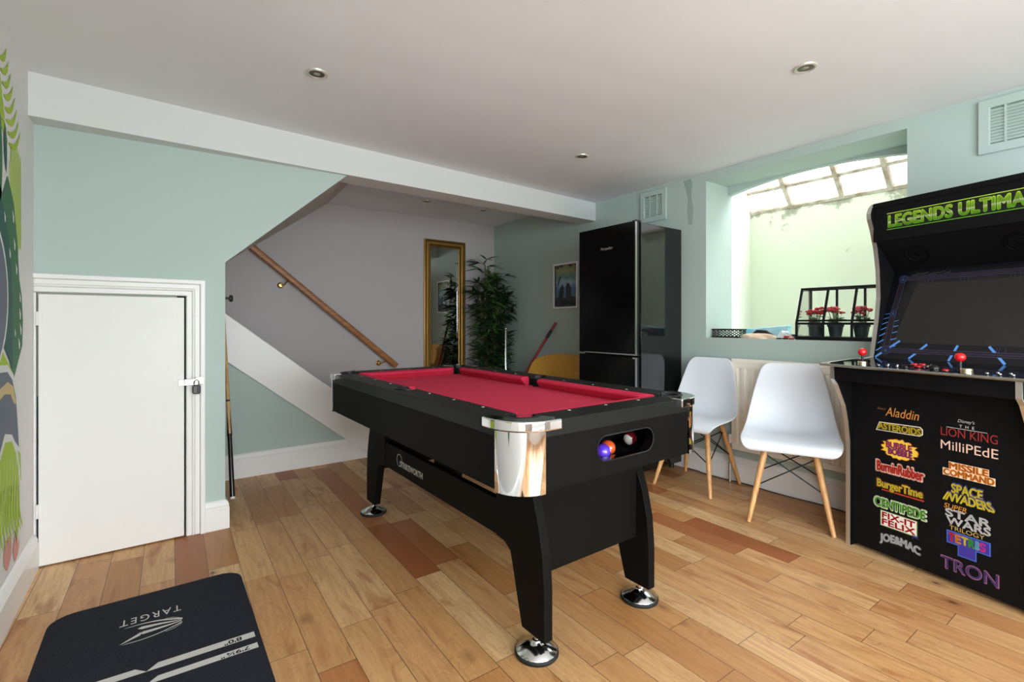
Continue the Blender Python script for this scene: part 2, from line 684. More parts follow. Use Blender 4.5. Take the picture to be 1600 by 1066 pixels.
# arch over the outer half of the opening
b = MB()
pts = [(WY0, WZ1), (WY1, WZ1)]
for i in range(17):
    u = i / 16
    y = WY1 + (WY0 - WY1) * u
    pts.append((y, 2.026 + 0.06 * (1 - (2 * u - 1) ** 2)))
b.prism(pts, YZ, XR + WD - 0.05, XR + WD)
struct('wall_arch', b, M_GREEN)
# plaster repair patch beside the fridge
M_PATCH = mat('bare_plaster_patch', rgb(152, 172, 166), rough=0.9)
b = MB()
pp = [(2.16, 2.128), (2.10, 2.133), (2.085, 2.10), (2.092, 2.0), (2.075, 1.90), (2.088, 1.79), (2.115, 1.80), (2.125, 1.90), (2.118, 1.98), (2.135, 2.06)]
b.prism(pp, YZ, XR - 0.002, XR + 0.001)
struct('wall_patch', b, M_PATCH, 'bare plaster repair patch on the green wall above the fridge')

# light well outside the window
XW = 4.2
M_WELL = plaster_stain('well_wall_paint', rgb(222, 230, 211), rgb(112, 104, 86), 0.9, 2.03)
M_WELLSIDE = mat('well_side_paint', rgb(234, 238, 230), rough=0.9)
b = MB()
b.prism([(XW, 0.5), (XW + 0.02, 2.035), (XW + .2, 2.035), (XW + .2, 0.5)], XZ, 0.2, 2.6)
struct('wall_well', b, M_WELL)
b = MB()
b.prism([(XR + WD, WY1 - .0), (XW + .03, 2.21), (XW + .03, 2.5), (XR + WD, 2.5)], XY, 0.5, 2.95)
b.prism([(XR + WD, WY0), (XW + .03, 0.55), (XW + .03, 0.3), (XR + WD, 0.3)], XY, 0.5, 2.95)
struct('wall_well_side', b, M_WELLSIDE)
b = MB()
b.box((XR + WD, 0.2, 0.8), (XW + .03, 2.6, 0.93))
struct('floor_well', b, M_WELLSIDE)
b = MB()
b.box((XR + WD - .12, 0.2, 2.3), (XR + WD, 2.6, 2.95))
struct('wall_well_upper', b, M_WELLSIDE)
# sloping glazed cover of the well
A = math.radians(47)
M_BAR = mat('weathered_white_glazing_bar', rgb(206, 198, 184), rough=0.8, col2=rgb(150, 134, 116), vscale=14)
MW = Matrix.Translation((XW + .02, 0, 2.03)) @ Matrix.Rotation(-(PI - A) + PI, 4, 'Y')
# local -x runs up the slope towards the house
SL = 0.98
b = MB()
b.M = MW
for yb in (0.86, 1.19, 1.49, 1.86, 2.21):
    b.box((-SL, yb - .016, -.02), (0, yb + .016, .03))
for xb in (-SL, -0.60, -0.215, -0.02):
    b.box((xb, 0.3, -.014), (xb + .026, 2.25, .024))
wi = struct('window_1', b, M_BAR)
b = MB()
b.M = MW
b.box((-SL, 0.3, .006), (0, 2.25, .010))
b.build('glass_pane', M_GLASS, wi)

# far wall, under-stair wall, stairs
b = MB()
b.box((XL - .1, YF, 0), (XR + .1, YF + .12, 2.3))
struct('wall_far', b, M_GREYWALL)
b = MB()
YS = 3.81
b.prism([(XL, 0), (1.39, 0), (0.381, .83), (XL, 1.5)], XZ, YS, YS + .06)
struct('wall_stair', b, M_GREEN)
b = MB()
b.prism([(1.70, 0), (1.385, 0), (0.381, .80), (XL, 1.485), (XL, 1.80), (0.366, 1.135), (1.407, .294), (1.70, .06)], XZ, YS - .022, YS + .03)
struct('trim_stringer', b, M_GLOSSWHITE, bevel=.004)
b = MB()
n = 0
for i in range(9):
    x1 = 1.52 - .235 * i
    b.box((max(XL, x1 - .235), YS + .03, 0), (x1, YF, .10 + .185 * i))
struct('stairs', b, M_GLOSSWHITE)
# sloped soffit over the stairs
b = MB()
q0 = [(.867, 2.95, 1.916), (.281, 2.95, 1.388), (XL, 2.95, .74), (XL, YF, .915), (.616, YF, 1.70), (1.28, YF, 2.193), (1.18, 2.95, 2.198)]
q1 = [(x, y, 2.25) for x, y, z in q0]
b.add(q0 + q1, [(0, 1, 4, 5), (1, 2, 3, 4), (0, 5, 6)] + [tuple(range(13, 6, -1))] + [(i, (i + 1) % 7, 7 + (i + 1) % 7, 7 + i) for i in range(7)])
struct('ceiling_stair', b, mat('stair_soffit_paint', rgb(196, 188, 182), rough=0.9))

# green wall with the small cupboard door
DX0, DX1, DZ = -0.432, 0.110, 1.205
b = MB()
b.prism([(XL, DZ), (DX1, DZ), (DX1, 0), (.281, 0), (.281, 1.388), (.867, 1.916), (.93, 1.97), (XL, 1.97)], XZ, YB, YB + .08)
b.box((XL, YB, 0), (DX0, YB + .08, DZ))
struct('wall_back', b, M_GREEN)
b = MB()
b.box((XL, YB + .1, 0), (DX1 + .06, YB + .12, DZ + .06))  # dark sheet close behind the door, paints the shade inside the cupboard
struct('cupboard_shade_sheet', b, M_DARK)
b = MB()
b.add([(XL - .02, 2.815, 1.937), (XR + .02, 3.06, 1.985), (XR + .02, 3.24, 1.985), (XL - .02, 2.995, 1.937),
       (XL - .02, 2.815, 2.25), (XR + .02, 3.06, 2.25), (XR + .02, 3.24, 2.25), (XL - .02, 2.995, 2.25)],
      [(0, 3, 2, 1), (4, 5, 6, 7), (0, 1, 5, 4), (1, 2, 6, 5), (2, 3, 7, 6), (3, 0, 4, 7)])
struct('trim_beam', b, M_BEAM)

# door leaf with hinges and hasp
b = MB()
b.box((-0.424, YB - .012, .007), (0.103, YB + .022, 1.197))
dleaf = struct('door_1', b, mat('white_door_paint', rgb(236, 235, 231), rough=0.45, spec=0.35, vary=0.02, vscale=3), 'small white flush cupboard door under the stairs', bevel=.003)
for z in (0.22, 1.06):
    b = MB()
    b.box((-.436, YB - .016, z), (-.412, YB - .011, z + .06))
    b.tube([(-.427, YB - .019, z), (-.427, YB - .019, z + .06)], .005, 8)
    b.build('hinge', M_GLOSSWHITE, dleaf)
b = MB()
b.box((.078, YB - .016, .757), (.108, YB - .011, .787))
b.box((.104, YB - .034, .760), (.160, YB - .030, .790))
b.box((.104, YB - .034, .760), (.108, YB - .011, .787))
b.box((.150, YB - .032, .762), (.186, YB - .028, .798))
b.build('hasp', mat('hasp_zinc', (.40, .37, .33, 1), rough=.3, metal=1), dleaf, bevel=.001)
# architrave
b = MB()


for o0, o1, d in ((.002, .026, .012), (.026, .036, .018), (.036, .060, .015), (.060, .082, .028)):
    b.prism([(XL, DZ + o0), (DX1 + o0, DZ + o0), (DX1 + o0, 0), (DX1 + o1, 0), (DX1 + o1, DZ + o1), (XL, DZ + o1)], XZ, YB - d, YB)
b.box((XL, YB - .012, 0), (-.431, YB, DZ))
struct('trim_1', b, M_GLOSSWHITE, bevel=.004)


def skirting(name, path, h, t=.018, side=1):
    """path of (x, y) points along the wall face; side: which side the board stands on"""
    b = MB()
    prof = [(0, 0), (t, 0), (t, h * .74), (t * .8, h * .78), (t * .95, h * .82), (t * .6, h * .92), (t * .35, h * .97), (0, h)]
    rows = []
    n = len(path)
    for i in range(n):
        p = Vector((path[i][0], path[i][1]))
        dirs = []
        if i > 0:
            dirs.append((p - Vector(path[i - 1])).normalized())
        if i < n - 1:
            dirs.append((Vector(path[i + 1]) - p).normalized())
        ns = [Vector((-d.y, d.x)) * side for d in dirs]
        m = sum(ns, Vector((0, 0)))
        m = m / (m.dot(ns[0])) if len(ns) > 1 else ns[0]
        rows.append([(p.x + m.x * u, p.y + m.y * u, z) for u, z in prof])
    b.grid(rows, closed=True, sm=False)
    b.add(rows[0], [list(range(len(prof)))])
    b.add(rows[-1], [list(range(len(prof)))])
    return struct(name, b, M_GLOSSWHITE)


skirting('baseboard_left', [(XL, YB - .015), (XL, YREAR)], .155, side=1)
skirting('baseboard_right', [(XR, YREAR), (XR, YF)], .165, side=1)
skirting('baseboard_back', [(.190, YB), (.281, YB), (.281, YB + .08)], .148, side=-1)
skirting('baseboard_stair', [(XL, YS), (1.37, YS)], .165, side=-1)
skirting('baseboard_far', [(1.55, YF), (XR - .02, YF)], .15, side=-1)

# ------------------------------------------------------------------ mural on the left wall (painted shapes)
MUR = {k: mat('mural_' + k, c, rough=0.8) for k, c in dict(
    lime=rgb(168, 196, 62), green=rgb(62, 112, 78), deep=rgb(44, 92, 84), slate=rgb(104, 112, 126), white=rgb(220, 222, 218),
    ochre=rgb(206, 184, 132), pink=rgb(214, 150, 140), pale=rgb(196, 214, 140)).items()}
MK = list(MUR)
mural = MB()


def mur(pts, k, lay):
    mural.cur = MK.index(k)
    flat(mural, pts, YZ, XL + .0006 + .0005 * lay)


def leaflet(y, z, dy, dz, w, k, lay):
    """curved pointed leaflet from (y,z) to (y+dy,z+dz)"""
    pts = []
    L = math.hypot(dy, dz)
    nx, nz = -dz / L, dy / L
    for s in (1, -1):
        seq = range(7) if s == 1 else range(6, -1, -1)
        for i in seq:
            t = i / 6
            bow = .16 * L * math.sin(PI * t)
            ww = w * math.sin(PI * min(1, t * .9 + .1)) ** .8
            if i in (6,) and s == -1:
                continue
            pts.append((y + dy * t + nx * (-bow + s * ww), z + dz * t + nz * (-bow + s * ww)))
    mur(pts, k, lay)


def leaf(y, z, ang, L, w, k, lay, vein=None):
    c, s = math.cos(ang), math.sin(ang)
    pts = []
    for sg in (1, -1):
        for i in (range(0, 13) if sg == 1 else range(11, 0, -1)):
            t = i / 12
            ww = w * math.sin(PI * t) ** .75 * (1.15 - .4 * t) * sg
            pts.append((y + c * t * L - s * ww, z + s * t * L + c * ww))
    mur(pts, k, lay)
    if vein:
        mur([(y, z), (y + c * L - s * .002, z + s * L + c * .002), (y + c * L + s * .002, z + s * L - c * .002), (y + s * .006, z - c * .006)], vein, lay + 1)


# palm frond at the top of the mural
mur([(2.30, 2.06), (2.315, 2.06), (2.46, 1.72), (2.43, 1.70)], 'lime', 1)
for i in range(8):
    t = i / 7
    yb, zb_ = 2.36 + .13 * t, 1.98 - .26 * t
    leaflet(yb, zb_, .10 + .085 * t, .075 + .03 * t, .012, 'lime', 2)
    leaflet(yb - .02, zb_, -.16, .03, .014, 'lime', 2)
leaf(2.43, 1.78, -1.45, .18, .022, 'deep', 3)
leaf(2.36, 1.80, -1.60, .40, .045, 'green', 3)
# striped lime leaf
mur([(2.50, 1.66)] + arc(2.60, 1.66, .085, PI, 0, 10) + [(2.69, 1.40), (2.64, 1.34), (2.52, 1.36)], 'pale', 1)
for i in range(7):
    y = 2.52 + i * .025
    mur([(y, 1.36), (y + .012, 1.36), (y + .010, 1.72), (y + .002, 1.72)], 'lime', 2)
# large dark leaf with pale slits
mur([(2.30, 1.60), (2.40, 1.52), (2.47, 1.60), (2.56, 1.52), (2.62, 1.38), (2.65, 1.24), (2.69, 1.18), (2.712, 1.08), (2.70, 0.98), (2.64, 0.93), (2.56, 0.86), (2.50, 0.93), (2.40, 1.00), (2.20, 1.05)], 'green', 3)
mur([(2.30, 1.58), (2.36, 1.50), (2.44, 1.46), (2.52, 1.30), (2.54, 1.10), (2.54, .90), (2.46, 0.96), (2.36, 1.02), (2.22, 1.06)], 'deep', 4)
for (y, z, r) in ((2.55, 1.46, .022), (2.57, 1.36, .022), (2.60, 1.27, .02), (2.66, 1.165, .018), (2.66, 1.10, .022), (2.67, 1.04, .022), (2.645, .985, .022), (2.43, 1.44, .018), (2.50, 1.32, .018), (2.44, 1.24, .02), (2.58, 1.03, .014)):
    mur([(y - r * .7, z + r * 1.4), (y + r * .5, z + r * .3), (y + r * .3, z - r * .8), (y - r * .3, z - r * .6)], 'white', 5)
# slate arcs with pale outline
mur(arc(2.20, 1.16, .275, -1.1, 1.1, 12) + [(2.0, 1.16)], 'white', 5)
mur(arc(2.20, 1.16, .258, -1.1, 1.1, 12) + [(2.0, 1.16)], 'slate', 6)
# lower lime leaf, slate band, lower frond
mur([(2.20, 1.00), (2.40, .97), (2.52, .90), (2.60, .80), (2.66, .62), (2.68, .45), (2.60, .50), (2.40, .60), (2.2, .6)], 'lime', 4)
mur([(2.20, .92)] + [(2.36, .925), (2.46, .92), (2.55, .88), (2.61, .80), (2.65, .66), (2.66, .56), (2.58, .60), (2.20, .60)], 'white', 5)
mur([(2.20, .90), (2.36, .90), (2.46, .895), (2.53, .86), (2.585, .79), (2.62, .66), (2.635, .59), (2.56, .63), (2.20, .63)], 'slate', 6)
mur([(2.20, .82), (2.36, .845), (2.46, .86), (2.54, .835), (2.585, .77), (2.56, .765), (2.50, .81), (2.42, .82), (2.2, .78)], 'ochre', 7)
mur([(2.20, .50), (2.42, .68), (2.52, .66), (2.60, .60), (2.65, .50), (2.67, .36), (2.62, .22), (2.56, .30), (2.44, .30), (2.20, .30)], 'white', 7)
mur([(2.20, .48), (2.42, .65), (2.52, .635), (2.58, .58), (2.63, .48), (2.645, .34), (2.60, .24), (2.55, .34), (2.40, .34), (2.2, .34)], 'lime', 8)
for i in range(10):
    leaflet(2.30 + i * .036, .50 - .004 * i, .02 + .006 * i, -.24 + .004 * i, .010, 'lime', 10)
for i in range(9):
    y = 2.22 + i * .045
    mur([(y, .30), (y + .016, .30), (y + .05, .58), (y + .045, .58)], 'pale', 9)
leaf(2.47, .18, 1.5, .14, .06, 'pink', 2)
leaf(2.58, .17, 1.2, .12, .05, 'pink', 3)
# the mural continues along the wall beside the viewer
for i, (y, z, a, L, w, k) in enumerate([(2.0, 1.2, 2.2, .7, .14, 'green'), (1.9, .7, 2.6, .6, .12, 'lime'), (1.6, 1.5, 1.9, .5, .12, 'deep'), (1.5, .5, 1.3, .7, .15, 'green'),
                                       (1.2, 1.1, 2.8, .6, .13, 'lime'), (1.0, .4, 1.5, .8, .14, 'deep'), (.8, 1.3, .6, .6, .12, 'green')]):
    leaf(y, z, a, L, w, k, 2 + i, 'pale')
tag(mural.build('wall_mural', [MUR[k] for k in MK]), 'painted mural of lime palm fronds, dark leaves and slate shapes on the white wall', 'mural')

# ------------------------------------------------------------------ recessed ceiling spots and wall vents
M_SPOTRIM = mat('spot_rim_satin', rgb(204, 198, 186), rough=0.35, metal=0.35)
M_SPOTIN = mat('spot_reflector', rgb(96, 88, 72), rough=0.3, metal=0.6)
M_SPOTGLASS = mat('spot_lamp_glass', rgb(150, 150, 140), rough=0.15)
SPOTS = [(0.54, 2.137, 'recessed ceiling spotlight above the space between small white door and pool table'),
         (2.18, 0.908, 'recessed ceiling spotlight in front of the arcade machine'),
         (2.185, 2.235, 'recessed ceiling spotlight just before the white beam, nearest the fridge'),
         (1.995, 4.06, 'recessed spotlight in alcove ceiling, nearer the stairs'),
         (2.60, 4.045, 'recessed spotlight in alcove ceiling, nearer the green wall corner')]
for i, (x, y, lb) in enumerate(SPOTS):
    z = 2.195 if i > 2 else zc(x)
    t = thing('recessed_spotlight', lb, 'ceiling light', (x, y, z), 0, 'recessed ceiling spotlights')
    b = MB()
    b.lathe([(.030, .0), (.031, -.005), (.036, -.008), (.042, -.006), (.044, 0.001)], 28)
    b.f = [f for f in b.f if len(f) == 4]
    b.mi = b.mi[:len(b.f)]
    b.sm = b.sm[:len(b.f)]
    b.build('rim', M_SPOTRIM, t)
    b = MB()
    b.lathe([(.0305, -.004), (.026, -.0022), (.0, -.0015)], 24)
    b.build('reflector', M_SPOTIN, t)
    b = MB()
    b.lathe([(.016, -.0022), (.013, -.0045), (0, -.006)], 20)
    b.build('lamp', M_SPOTGLASS, t)


def vent(label, y0, y1, z0, z1):
    t = thing('air_vent', label, 'vent', (XR, (y0 + y1) / 2, z0), 0, 'green painted wall vents')
    w, h = (y1 - y0) / 2, z1 - z0
    b = MB()
    b.ring([(-w, 0), (w, 0), (w, h), (-w, h)], [(-w + .042, .042), (w - .042, .042), (w - .042, h - .042), (-w + .042, h - .042)], YZ, -.016, 0)
    b.build('frame', M_GREEN, t, bevel=.004)
    b = MB()
    b.box((-.003, -w + .04, .04), (0.0, w - .04, h - .04))
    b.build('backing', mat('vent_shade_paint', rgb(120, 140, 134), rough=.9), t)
    b = MB()
    n = 11
    for i in range(n):
        z = .047 + (h - .094) * (i + .5) / n
        b.prism([(-.012, z - .006), (-.009, z - .008), (-.003, z + .004), (-.006, z + .006)], lambda u, v, w_: (u, w_, v), -w + .04, w - .04)
    for y in (-w / 3.2, w / 3.2) if w > .13 else (-.035, .035):
        b.box((-.013, y - .004, .04), (-.003, y + .004, h - .04))
    b.build('louvre', M_GREEN, t)
    return t


vent('square green louvred vent high on the wall above the black fridge', 2.303, 2.551, 1.872, 2.118)
vent('square green louvred vent high on the wall above the arcade machine', 0.28, 0.551, 1.868, 2.122)

# ------------------------------------------------------------------ pool table
TX, TY, TR = 1.230, 1.945, math.radians(0.5)
HW, HL, ZB, ZR = 0.450, 0.885, 0.587, 0.770
ZW = .745
pool = thing('pool_table', 'black pool table with red cloth and chrome corner caps', 'pool table', (TX, TY, 0), TR)
RC = .105
# cabinet: sides, far end, near end with the ball return slot
b = MB()
b.box((-HW, -HL + RC, ZB), (-HW + .03, HL - RC, ZW))
b.box((HW - .03, -HL + RC, ZB), (HW, HL - RC, ZW))
b.box((-HW + RC, HL - .03, ZB), (HW - RC, HL, ZW))
b.box((-HW + .03, -HL + .06, ZB), (HW - .03, HL - .03, ZB + .012))
for sx in (-1, 1):
    for sy in (-1, 1):
        a0 = {(1, 1): 0, (-1, 1): PI / 2, (-1, -1): PI, (1, -1): 1.5 * PI}[(sx, sy)]
        cx, cy = sx * (HW - RC), sy * (HL - RC)
        b.prism(arc(cx, cy, RC - .001, a0, a0 + PI / 2, 8) + arc(cx, cy, RC - .02, a0 + PI / 2, a0, 8), XY, ZB, ZW, True)
b.build('cabinet', M_BLACKVINYL, pool, bevel=.002)
SX0, SX1, SZ0, SZ1 = -.138, .142, .632, .716
b = MB()
b.box((-HW + RC, -HL, ZB), (HW - RC, -HL + .03, ZW))
ep = b.build('end_panel', M_BLACKVINYL, pool)
c = MB()
slot = arc(SX1 - .041, (SZ0 + SZ1) / 2, .042, -PI / 2, PI / 2, 12) + arc(SX0 + .041, (SZ0 + SZ1) / 2, .042, PI / 2, 1.5 * PI, 12)
c.prism(slot, XZ, -HL - .05, -HL + .08)
cut(ep, [c])
b = MB()
so = arc(SX1 - .041, (SZ0 + SZ1) / 2, .0425, -PI / 2, PI / 2, 12) + arc(SX0 + .041, (SZ0 + SZ1) / 2, .0425, PI / 2, 1.5 * PI, 12)
si = arc(SX1 - .041, (SZ0 + SZ1) / 2, .0385, -PI / 2, PI / 2, 12) + arc(SX0 + .041, (SZ0 + SZ1) / 2, .0385, PI / 2, 1.5 * PI, 12)
b.ring(so, si, XZ, -HL - .0015, -HL + .032)
b.build('slot_liner', M_BLACKGLOSS, pool)
b = MB()
b.box((SX0 - .05, -HL + .03, SZ0 - .024), (SX1 + .10, -HL + .20, SZ0 - .016))
b.box((SX0 - .05, -HL + .20, SZ0 - .004), (SX1 + .10, -HL + .21, ZR - .03))
b.box((SX0 - .06, -HL + .03, SZ0 - .004), (SX0 - .05, -HL + .21, ZR - .03))
b.box((SX1 + .10, -HL + .03, SZ0 - .004), (SX1 + .11, -HL + .21, ZR - .03))
b.build('ball_tray', mat('tray_felt', rgb(10, 10, 11), rough=.95, spec=.1), pool)
# top rail
RW = .108
ZT = .790
PC = [(-HW + .094, -HL + .098), (HW - .094, -HL + .098), (-HW + .094, HL - .098), (HW - .094, HL - .098), (-HW + .080, 0), (HW - .080, 0)]
PR = .047
b = MB()
b.ring(rrect(-HW - .001, -HL - .001, HW + .001, HL + .001, RC + .012, 8), rrect(-HW + RW, -HL + RW, HW - RW, HL - RW, .004, 8), XY, .742, ZT)
rail = b.build('top_rail', [M_RAIL, M_WHITEDOT], pool)
cyl = []
for px, py in PC:
    c = MB()
    c.prism(circ(px, py, PR, 28), XY, .70, .85)
    cyl.append(c)
cut(rail, cyl)
bv = rail.modifiers.new('bevel', 'BEVEL')
bv.width = .016
bv.segments = 3
bv.limit_method = 'ANGLE'
bv.angle_limit = math.radians(60)
b = MB()
b.box((-HW + .06, -HL + .06, .722), (HW - .06, HL - .06, .744))
bed = b.build('playing_cloth', M_RED, pool)
cyl = []
for px, py in PC:
    c = MB()
    c.prism(circ(px, py, PR - .001, 28), XY, .70, .85)
    cyl.append(c)
cut(bed, cyl)
# cushions: profile with an overhanging nose
CP = [(0, .743), (0, ZT - .002), (.026, ZT - .001), (.044, ZT - .008), (.044, ZT - .016), (.018, .743)]


def cushion(ax, side, a0, a1, m0, m1):
    """ax 'x': along y on a long side; m0, m1 pull the nose in at the pocket mouths"""
    b = MB()
    rows = []
    for t, m, e in ((a0, m0, -1), (a1, m1, 1)):
        r = []
        for u, z in CP:
            q = t - e * m * (u / .044)
            if ax == 'x':
                r.append((side * (HW - RW - u + .001), q, z))
            else:
                r.append((q, side * (HL - RW - u + .001), z))
        rows.append(r)
    b.grid(rows, closed=True, sm=False)
    b.add(rows[0], [list(range(6))])
    b.add(rows[1], [list(range(6))])
    return b.build('cushion', M_REDCUSH, pool, bevel=.004)


for s in (-1, 1):
    cushion('x', s, -HL + RW + .036, -.05, .044, .012)
    cushion('x', s, .05, HL - RW - .036, .012, .044)
    cushion('y', s, -HW + RW + .036, HW - RW - .036, .044, .044)
# pockets: cup plus a raised collar around the back half
for i, (px, py) in enumerate(PC):
    b = MB()
    b.lathe([(0, .69), (PR - .004, .69), (PR - .004, ZT - .004), (PR, ZT - .004), (PR, .688), (0, .688)], 28, Matrix.Translation((px, py, 0)))
    b.f = [f for f in b.f]
    dirv = math.atan2(py if i < 4 else 0, px)
    if i < 4:
        dirv = math.atan2(math.copysign(1, py), math.copysign(1, px))
    sp = 1.95 if i < 4 else 1.45
    o_ = arc(px, py, PR + .007, dirv - sp, dirv + sp, 22)
    i_ = arc(px, py, PR - .005, dirv + sp, dirv - sp, 22)
    b.prism(o_ + i_, XY, ZT - .022, ZT + .005)
    pk = b.build('pocket', M_BLACK, pool, bevel=.0015)
# cut cup fronts away above the cloth so that the mouth is open to the bed
for pk in [o for o in pool.children if o.name.startswith('pocket')]:
    me = pk.data
    import bmesh
    bm = bmesh.new()
    bm.from_mesh(me)
    ctr = sum((v.co for v in bm.verts), Vector()) / len(bm.verts)
    kill = []
    for f in bm.faces:
        zz = [v.co.z for v in f.verts]
        c_ = f.calc_center_median()
        near = min(PC, key=lambda q: (q[0] - c_.x) ** 2 + (q[1] - c_.y) ** 2)
        inward = (c_.x - near[0]) * (-math.copysign(1, near[0])) + (c_.y - near[1]) * (-math.copysign(1, near[1]) if near[1] else 0)
        if max(zz) <= ZT - .0035 and max(zz) > .75 and min(zz) < .70 and inward > .012 and abs(f.normal.z) < .5:
            kill.append(f)
    bmesh.ops.delete(bm, geom=kill, context='FACES')
    bm.to_mesh(me)
    bm.free()
# sight dots set in the rail
for s in (-1, 1):
    for k in (1, 2, 3, 5, 6, 7):
        y = -HL + RW + (2 * HL - 2 * RW) * k / 8
        b = MB()
        b.prism(circ(s * (HW - RW + .020), y, .0055, 12), XY, ZT - .001, ZT + .0006)
        b.build('sight_dot', M_WHITEDOT, pool)
    for k in (1, 2, 3):
        x = -HW + RW + (2 * HW - 2 * RW) * k / 4
        b = MB()
        b.prism(circ(x, s * (HL - RW + .020), .0055, 12), XY, ZT - .001, ZT + .0006)
        b.build('sight_dot', M_WHITEDOT, pool)
# chrome corners
for sx in (-1, 1):
    for sy in (-1, 1):
        def outline(R, off, leg):
            """quarter-round corner outline with straight legs, in corner space (0 = corner, + inwards)"""
            p = [(-off, leg)]
            p += [(R - off - (R) * math.cos(t * PI / 20), R - off - R * math.sin(t * PI / 20)) for t in range(11)]
            p += [(leg, -off)]
            return p
        mp = lambda u, v, w: (sx * (HW - u), sy * (HL - v), w)
        b = MB()
        # lower cap: tapered shell
        rows = []
        for z, leg in ((ZB - .004, .082), (ZB + .01, .083), (ZR - .02, .1), (ZR - .006, .102)):
            o1 = outline(RC, .0035, leg)
            i1 = outline(RC - .003, -.0005, leg)[::-1]
            rows.append([mp(u, v, z) for u, v in o1 + i1])
        b.grid(rows, closed=True, sm=True)
        b.add(rows[0], [list(range(len(rows[0])))])
        b.add(rows[-1], [list(range(len(rows[-1])))])
        cap = b.build('corner_cap', M_CHROME, pool, sharp=50)
        # flange on top, notched around the pocket
        b = MB()
        o1 = outline(.122, .013, .158)
        pc = (.094, .098)
        R2 = PR + .0065
        inn = [(pc[0] + R2 * math.cos(a), pc[1] + R2 * math.sin(a)) for a in [(-.22 * PI) + (-.56 * PI) * k / 14 - 0.0 for k in range(15)]]
        full = o1 + [(.158, .030)] + inn + [(.030, .158)]
        b.prism(full, mp, ZR - .008, ZT + .0035)
        b.build('cap_flange', M_CHROME, cap, bevel=.005, seg=3)
# legs: shaped boards parallel to the long sides
LXo = (-.245, .272)
M_LEGEDGE = M_BLACKVINYL


def leg_outline(s):
    """outline in (y, z) for the end at sign s, foot towards the middle of the table"""
    front = [(0.045, ZB), (0.035, .53), (.0, .43), (-.022, .33), (-.03, .22), (-.03, .062)]
    back = [(.085, .062), (.102, .12), (.135, .24), (.150, .29), (.185, .31), (.235, .315), (.235, ZB)]
    base = -HL + .135
    return [((base + u) * (1 if s < 0 else -1), z) for u, z in front + back]


for s in (-1, 1):
    for x in LXo:
        b = MB()
        th = .036
        b.prism(leg_outline(s), YZ, x - th / 2, x + th / 2)
        lg = b.build('leg', M_BLACKVINYL, pool, bevel=.003)
        fy = (-HL + .135 + .028) * (1 if s < 0 else -1)
        b = MB()
        b.cur = 0
        T = Matrix.Translation((x, fy, 0))
        b.lathe([(.008, .064), (.008, .046), (.014, .044), (.016, .038), (.03, .032), (.066, .017), (.068, .013)], 32, T)
        b.cur = 1
        b.lathe([(.0675, .014), (.071, .011), (.072, .003), (.070, 0)], 32, T)
        b.build('foot', [mat('foot_chrome', (.74, .74, .73, 1), rough=.14, metal=1), M_RUBBER], lg, sharp=50)
# side stretchers with the maker's lettering, end boards, centre block
for s in (-1, 1):
    x = LXo[0] if s < 0 else LXo[1]
    b = MB()
    x0 = x - s * .018 if False else x
    b.box((x - .014, -HL + .36, .315), (x + .014, HL - .36, .442))
    st = b.build('side_board', M_BLACKVINYL, pool, bevel=.002)
    if s < 0:
        b = MB()
        fn = lambda u, v, w: (w, -u, v)
        xx = x - .0147
        ringc = (-.332, .386)
        b.ring(circ(ringc[0], ringc[1], .031, 32), circ(ringc[0], ringc[1], .029, 32), lambda u, v, w: fn(u, v, w), xx, xx + .0004)
        put_text(b, 'STRIKEWORTH', -.326, .358, .25, .027, fn, xx, bold=.05, space=1.1)
        b.build('maker_lettering', M_WHITEDOT, st)
    b = MB()
    b.box((LXo[0] - .012 if s > 0 else LXo[0] - .012, 0, 0), (0.001, .001, .001)) if False else None
    yy = s * (HL - .175)
    b.box((LXo[0] + .018, yy - .012, .245), (LXo[1] - .018, yy + .012, ZB))
    b.build('end_board', M_BLACKVINYL, pool, bevel=.002)
b = MB()
b.box((LXo[0] + .02, -.03, .40), (LXo[1] - .02, .03, ZB))
b.build('cross_brace', M_BLACKVINYL, pool)

# pool balls waiting in the return slot
BALLR = .0262


def ball(label, x, y, col, stripe, rx, ry):
    m = mat('ball_' + label.split()[0] + ('_stripe' if stripe else ''), col, rough=.12, coat=.5)
    w = mat('ball_ivory', rgb(226, 220, 204), rough=.12, coat=.5)
    b = MB()
    n = 18
    b.cur = 0
    prof = [(BALLR * math.sin(PI * i / n), -BALLR * math.cos(PI * i / n)) for i in range(n + 1)]
    prof[0] = (0, prof[0][1])
    prof[-1] = (0, prof[-1][1])
    if stripe:
        b.cur = 1
        b.lathe(prof[:6], 24)
        b.cur = 0
        b.lathe([(prof[5][0], prof[5][1])] + prof[6:n - 4], 24)
        b.cur = 1
        b.lathe(prof[n - 5:], 24)
        b.f, b.mi, b.sm = zip(*[(f, mi, s_) for f, mi, s_ in zip(b.f, b.mi, b.sm) if len(f) <= 4])
    else:
        b.lathe(prof, 24)
        b.cur = 1
        for s in (-1, 1):
            b.prism(circ(0, 0, .0085, 16), XY, s * (BALLR - .0012), s * (BALLR + .0001))
    p = Matrix.Translation((TX, TY, 0)) @ Matrix.Rotation(TR, 4, 'Z') @ Vector((x, y, SZ0 - .015 + BALLR))
    o = b.build('pool_ball', [m, w], None, loc=p, rot=(rx, ry, .4))
    tag(o, label, 'ball', 'pool balls in the return slot')


ball('purple pool ball at the end of the return slot, in front of the orange one', -.047, -HL + .059, rgb(88, 52, 190), False, 1.1, .9)
ball('orange and white striped pool ball just behind the purple one in the slot', .004, -HL + .083, rgb(206, 84, 36), True, .2, 1.3)
ball('grey and ivory striped pool ball behind the purple one, against the slot side', -.045, -HL + .113, rgb(110, 104, 104), True, .4, -.5)
ball('dark red pool ball deep in the far end of the return slot', .176, -HL + .128, rgb(112, 26, 32), True, .3, 1.35)

# ------------------------------------------------------------------ moulded chairs
chair_mats = M_CHAIR


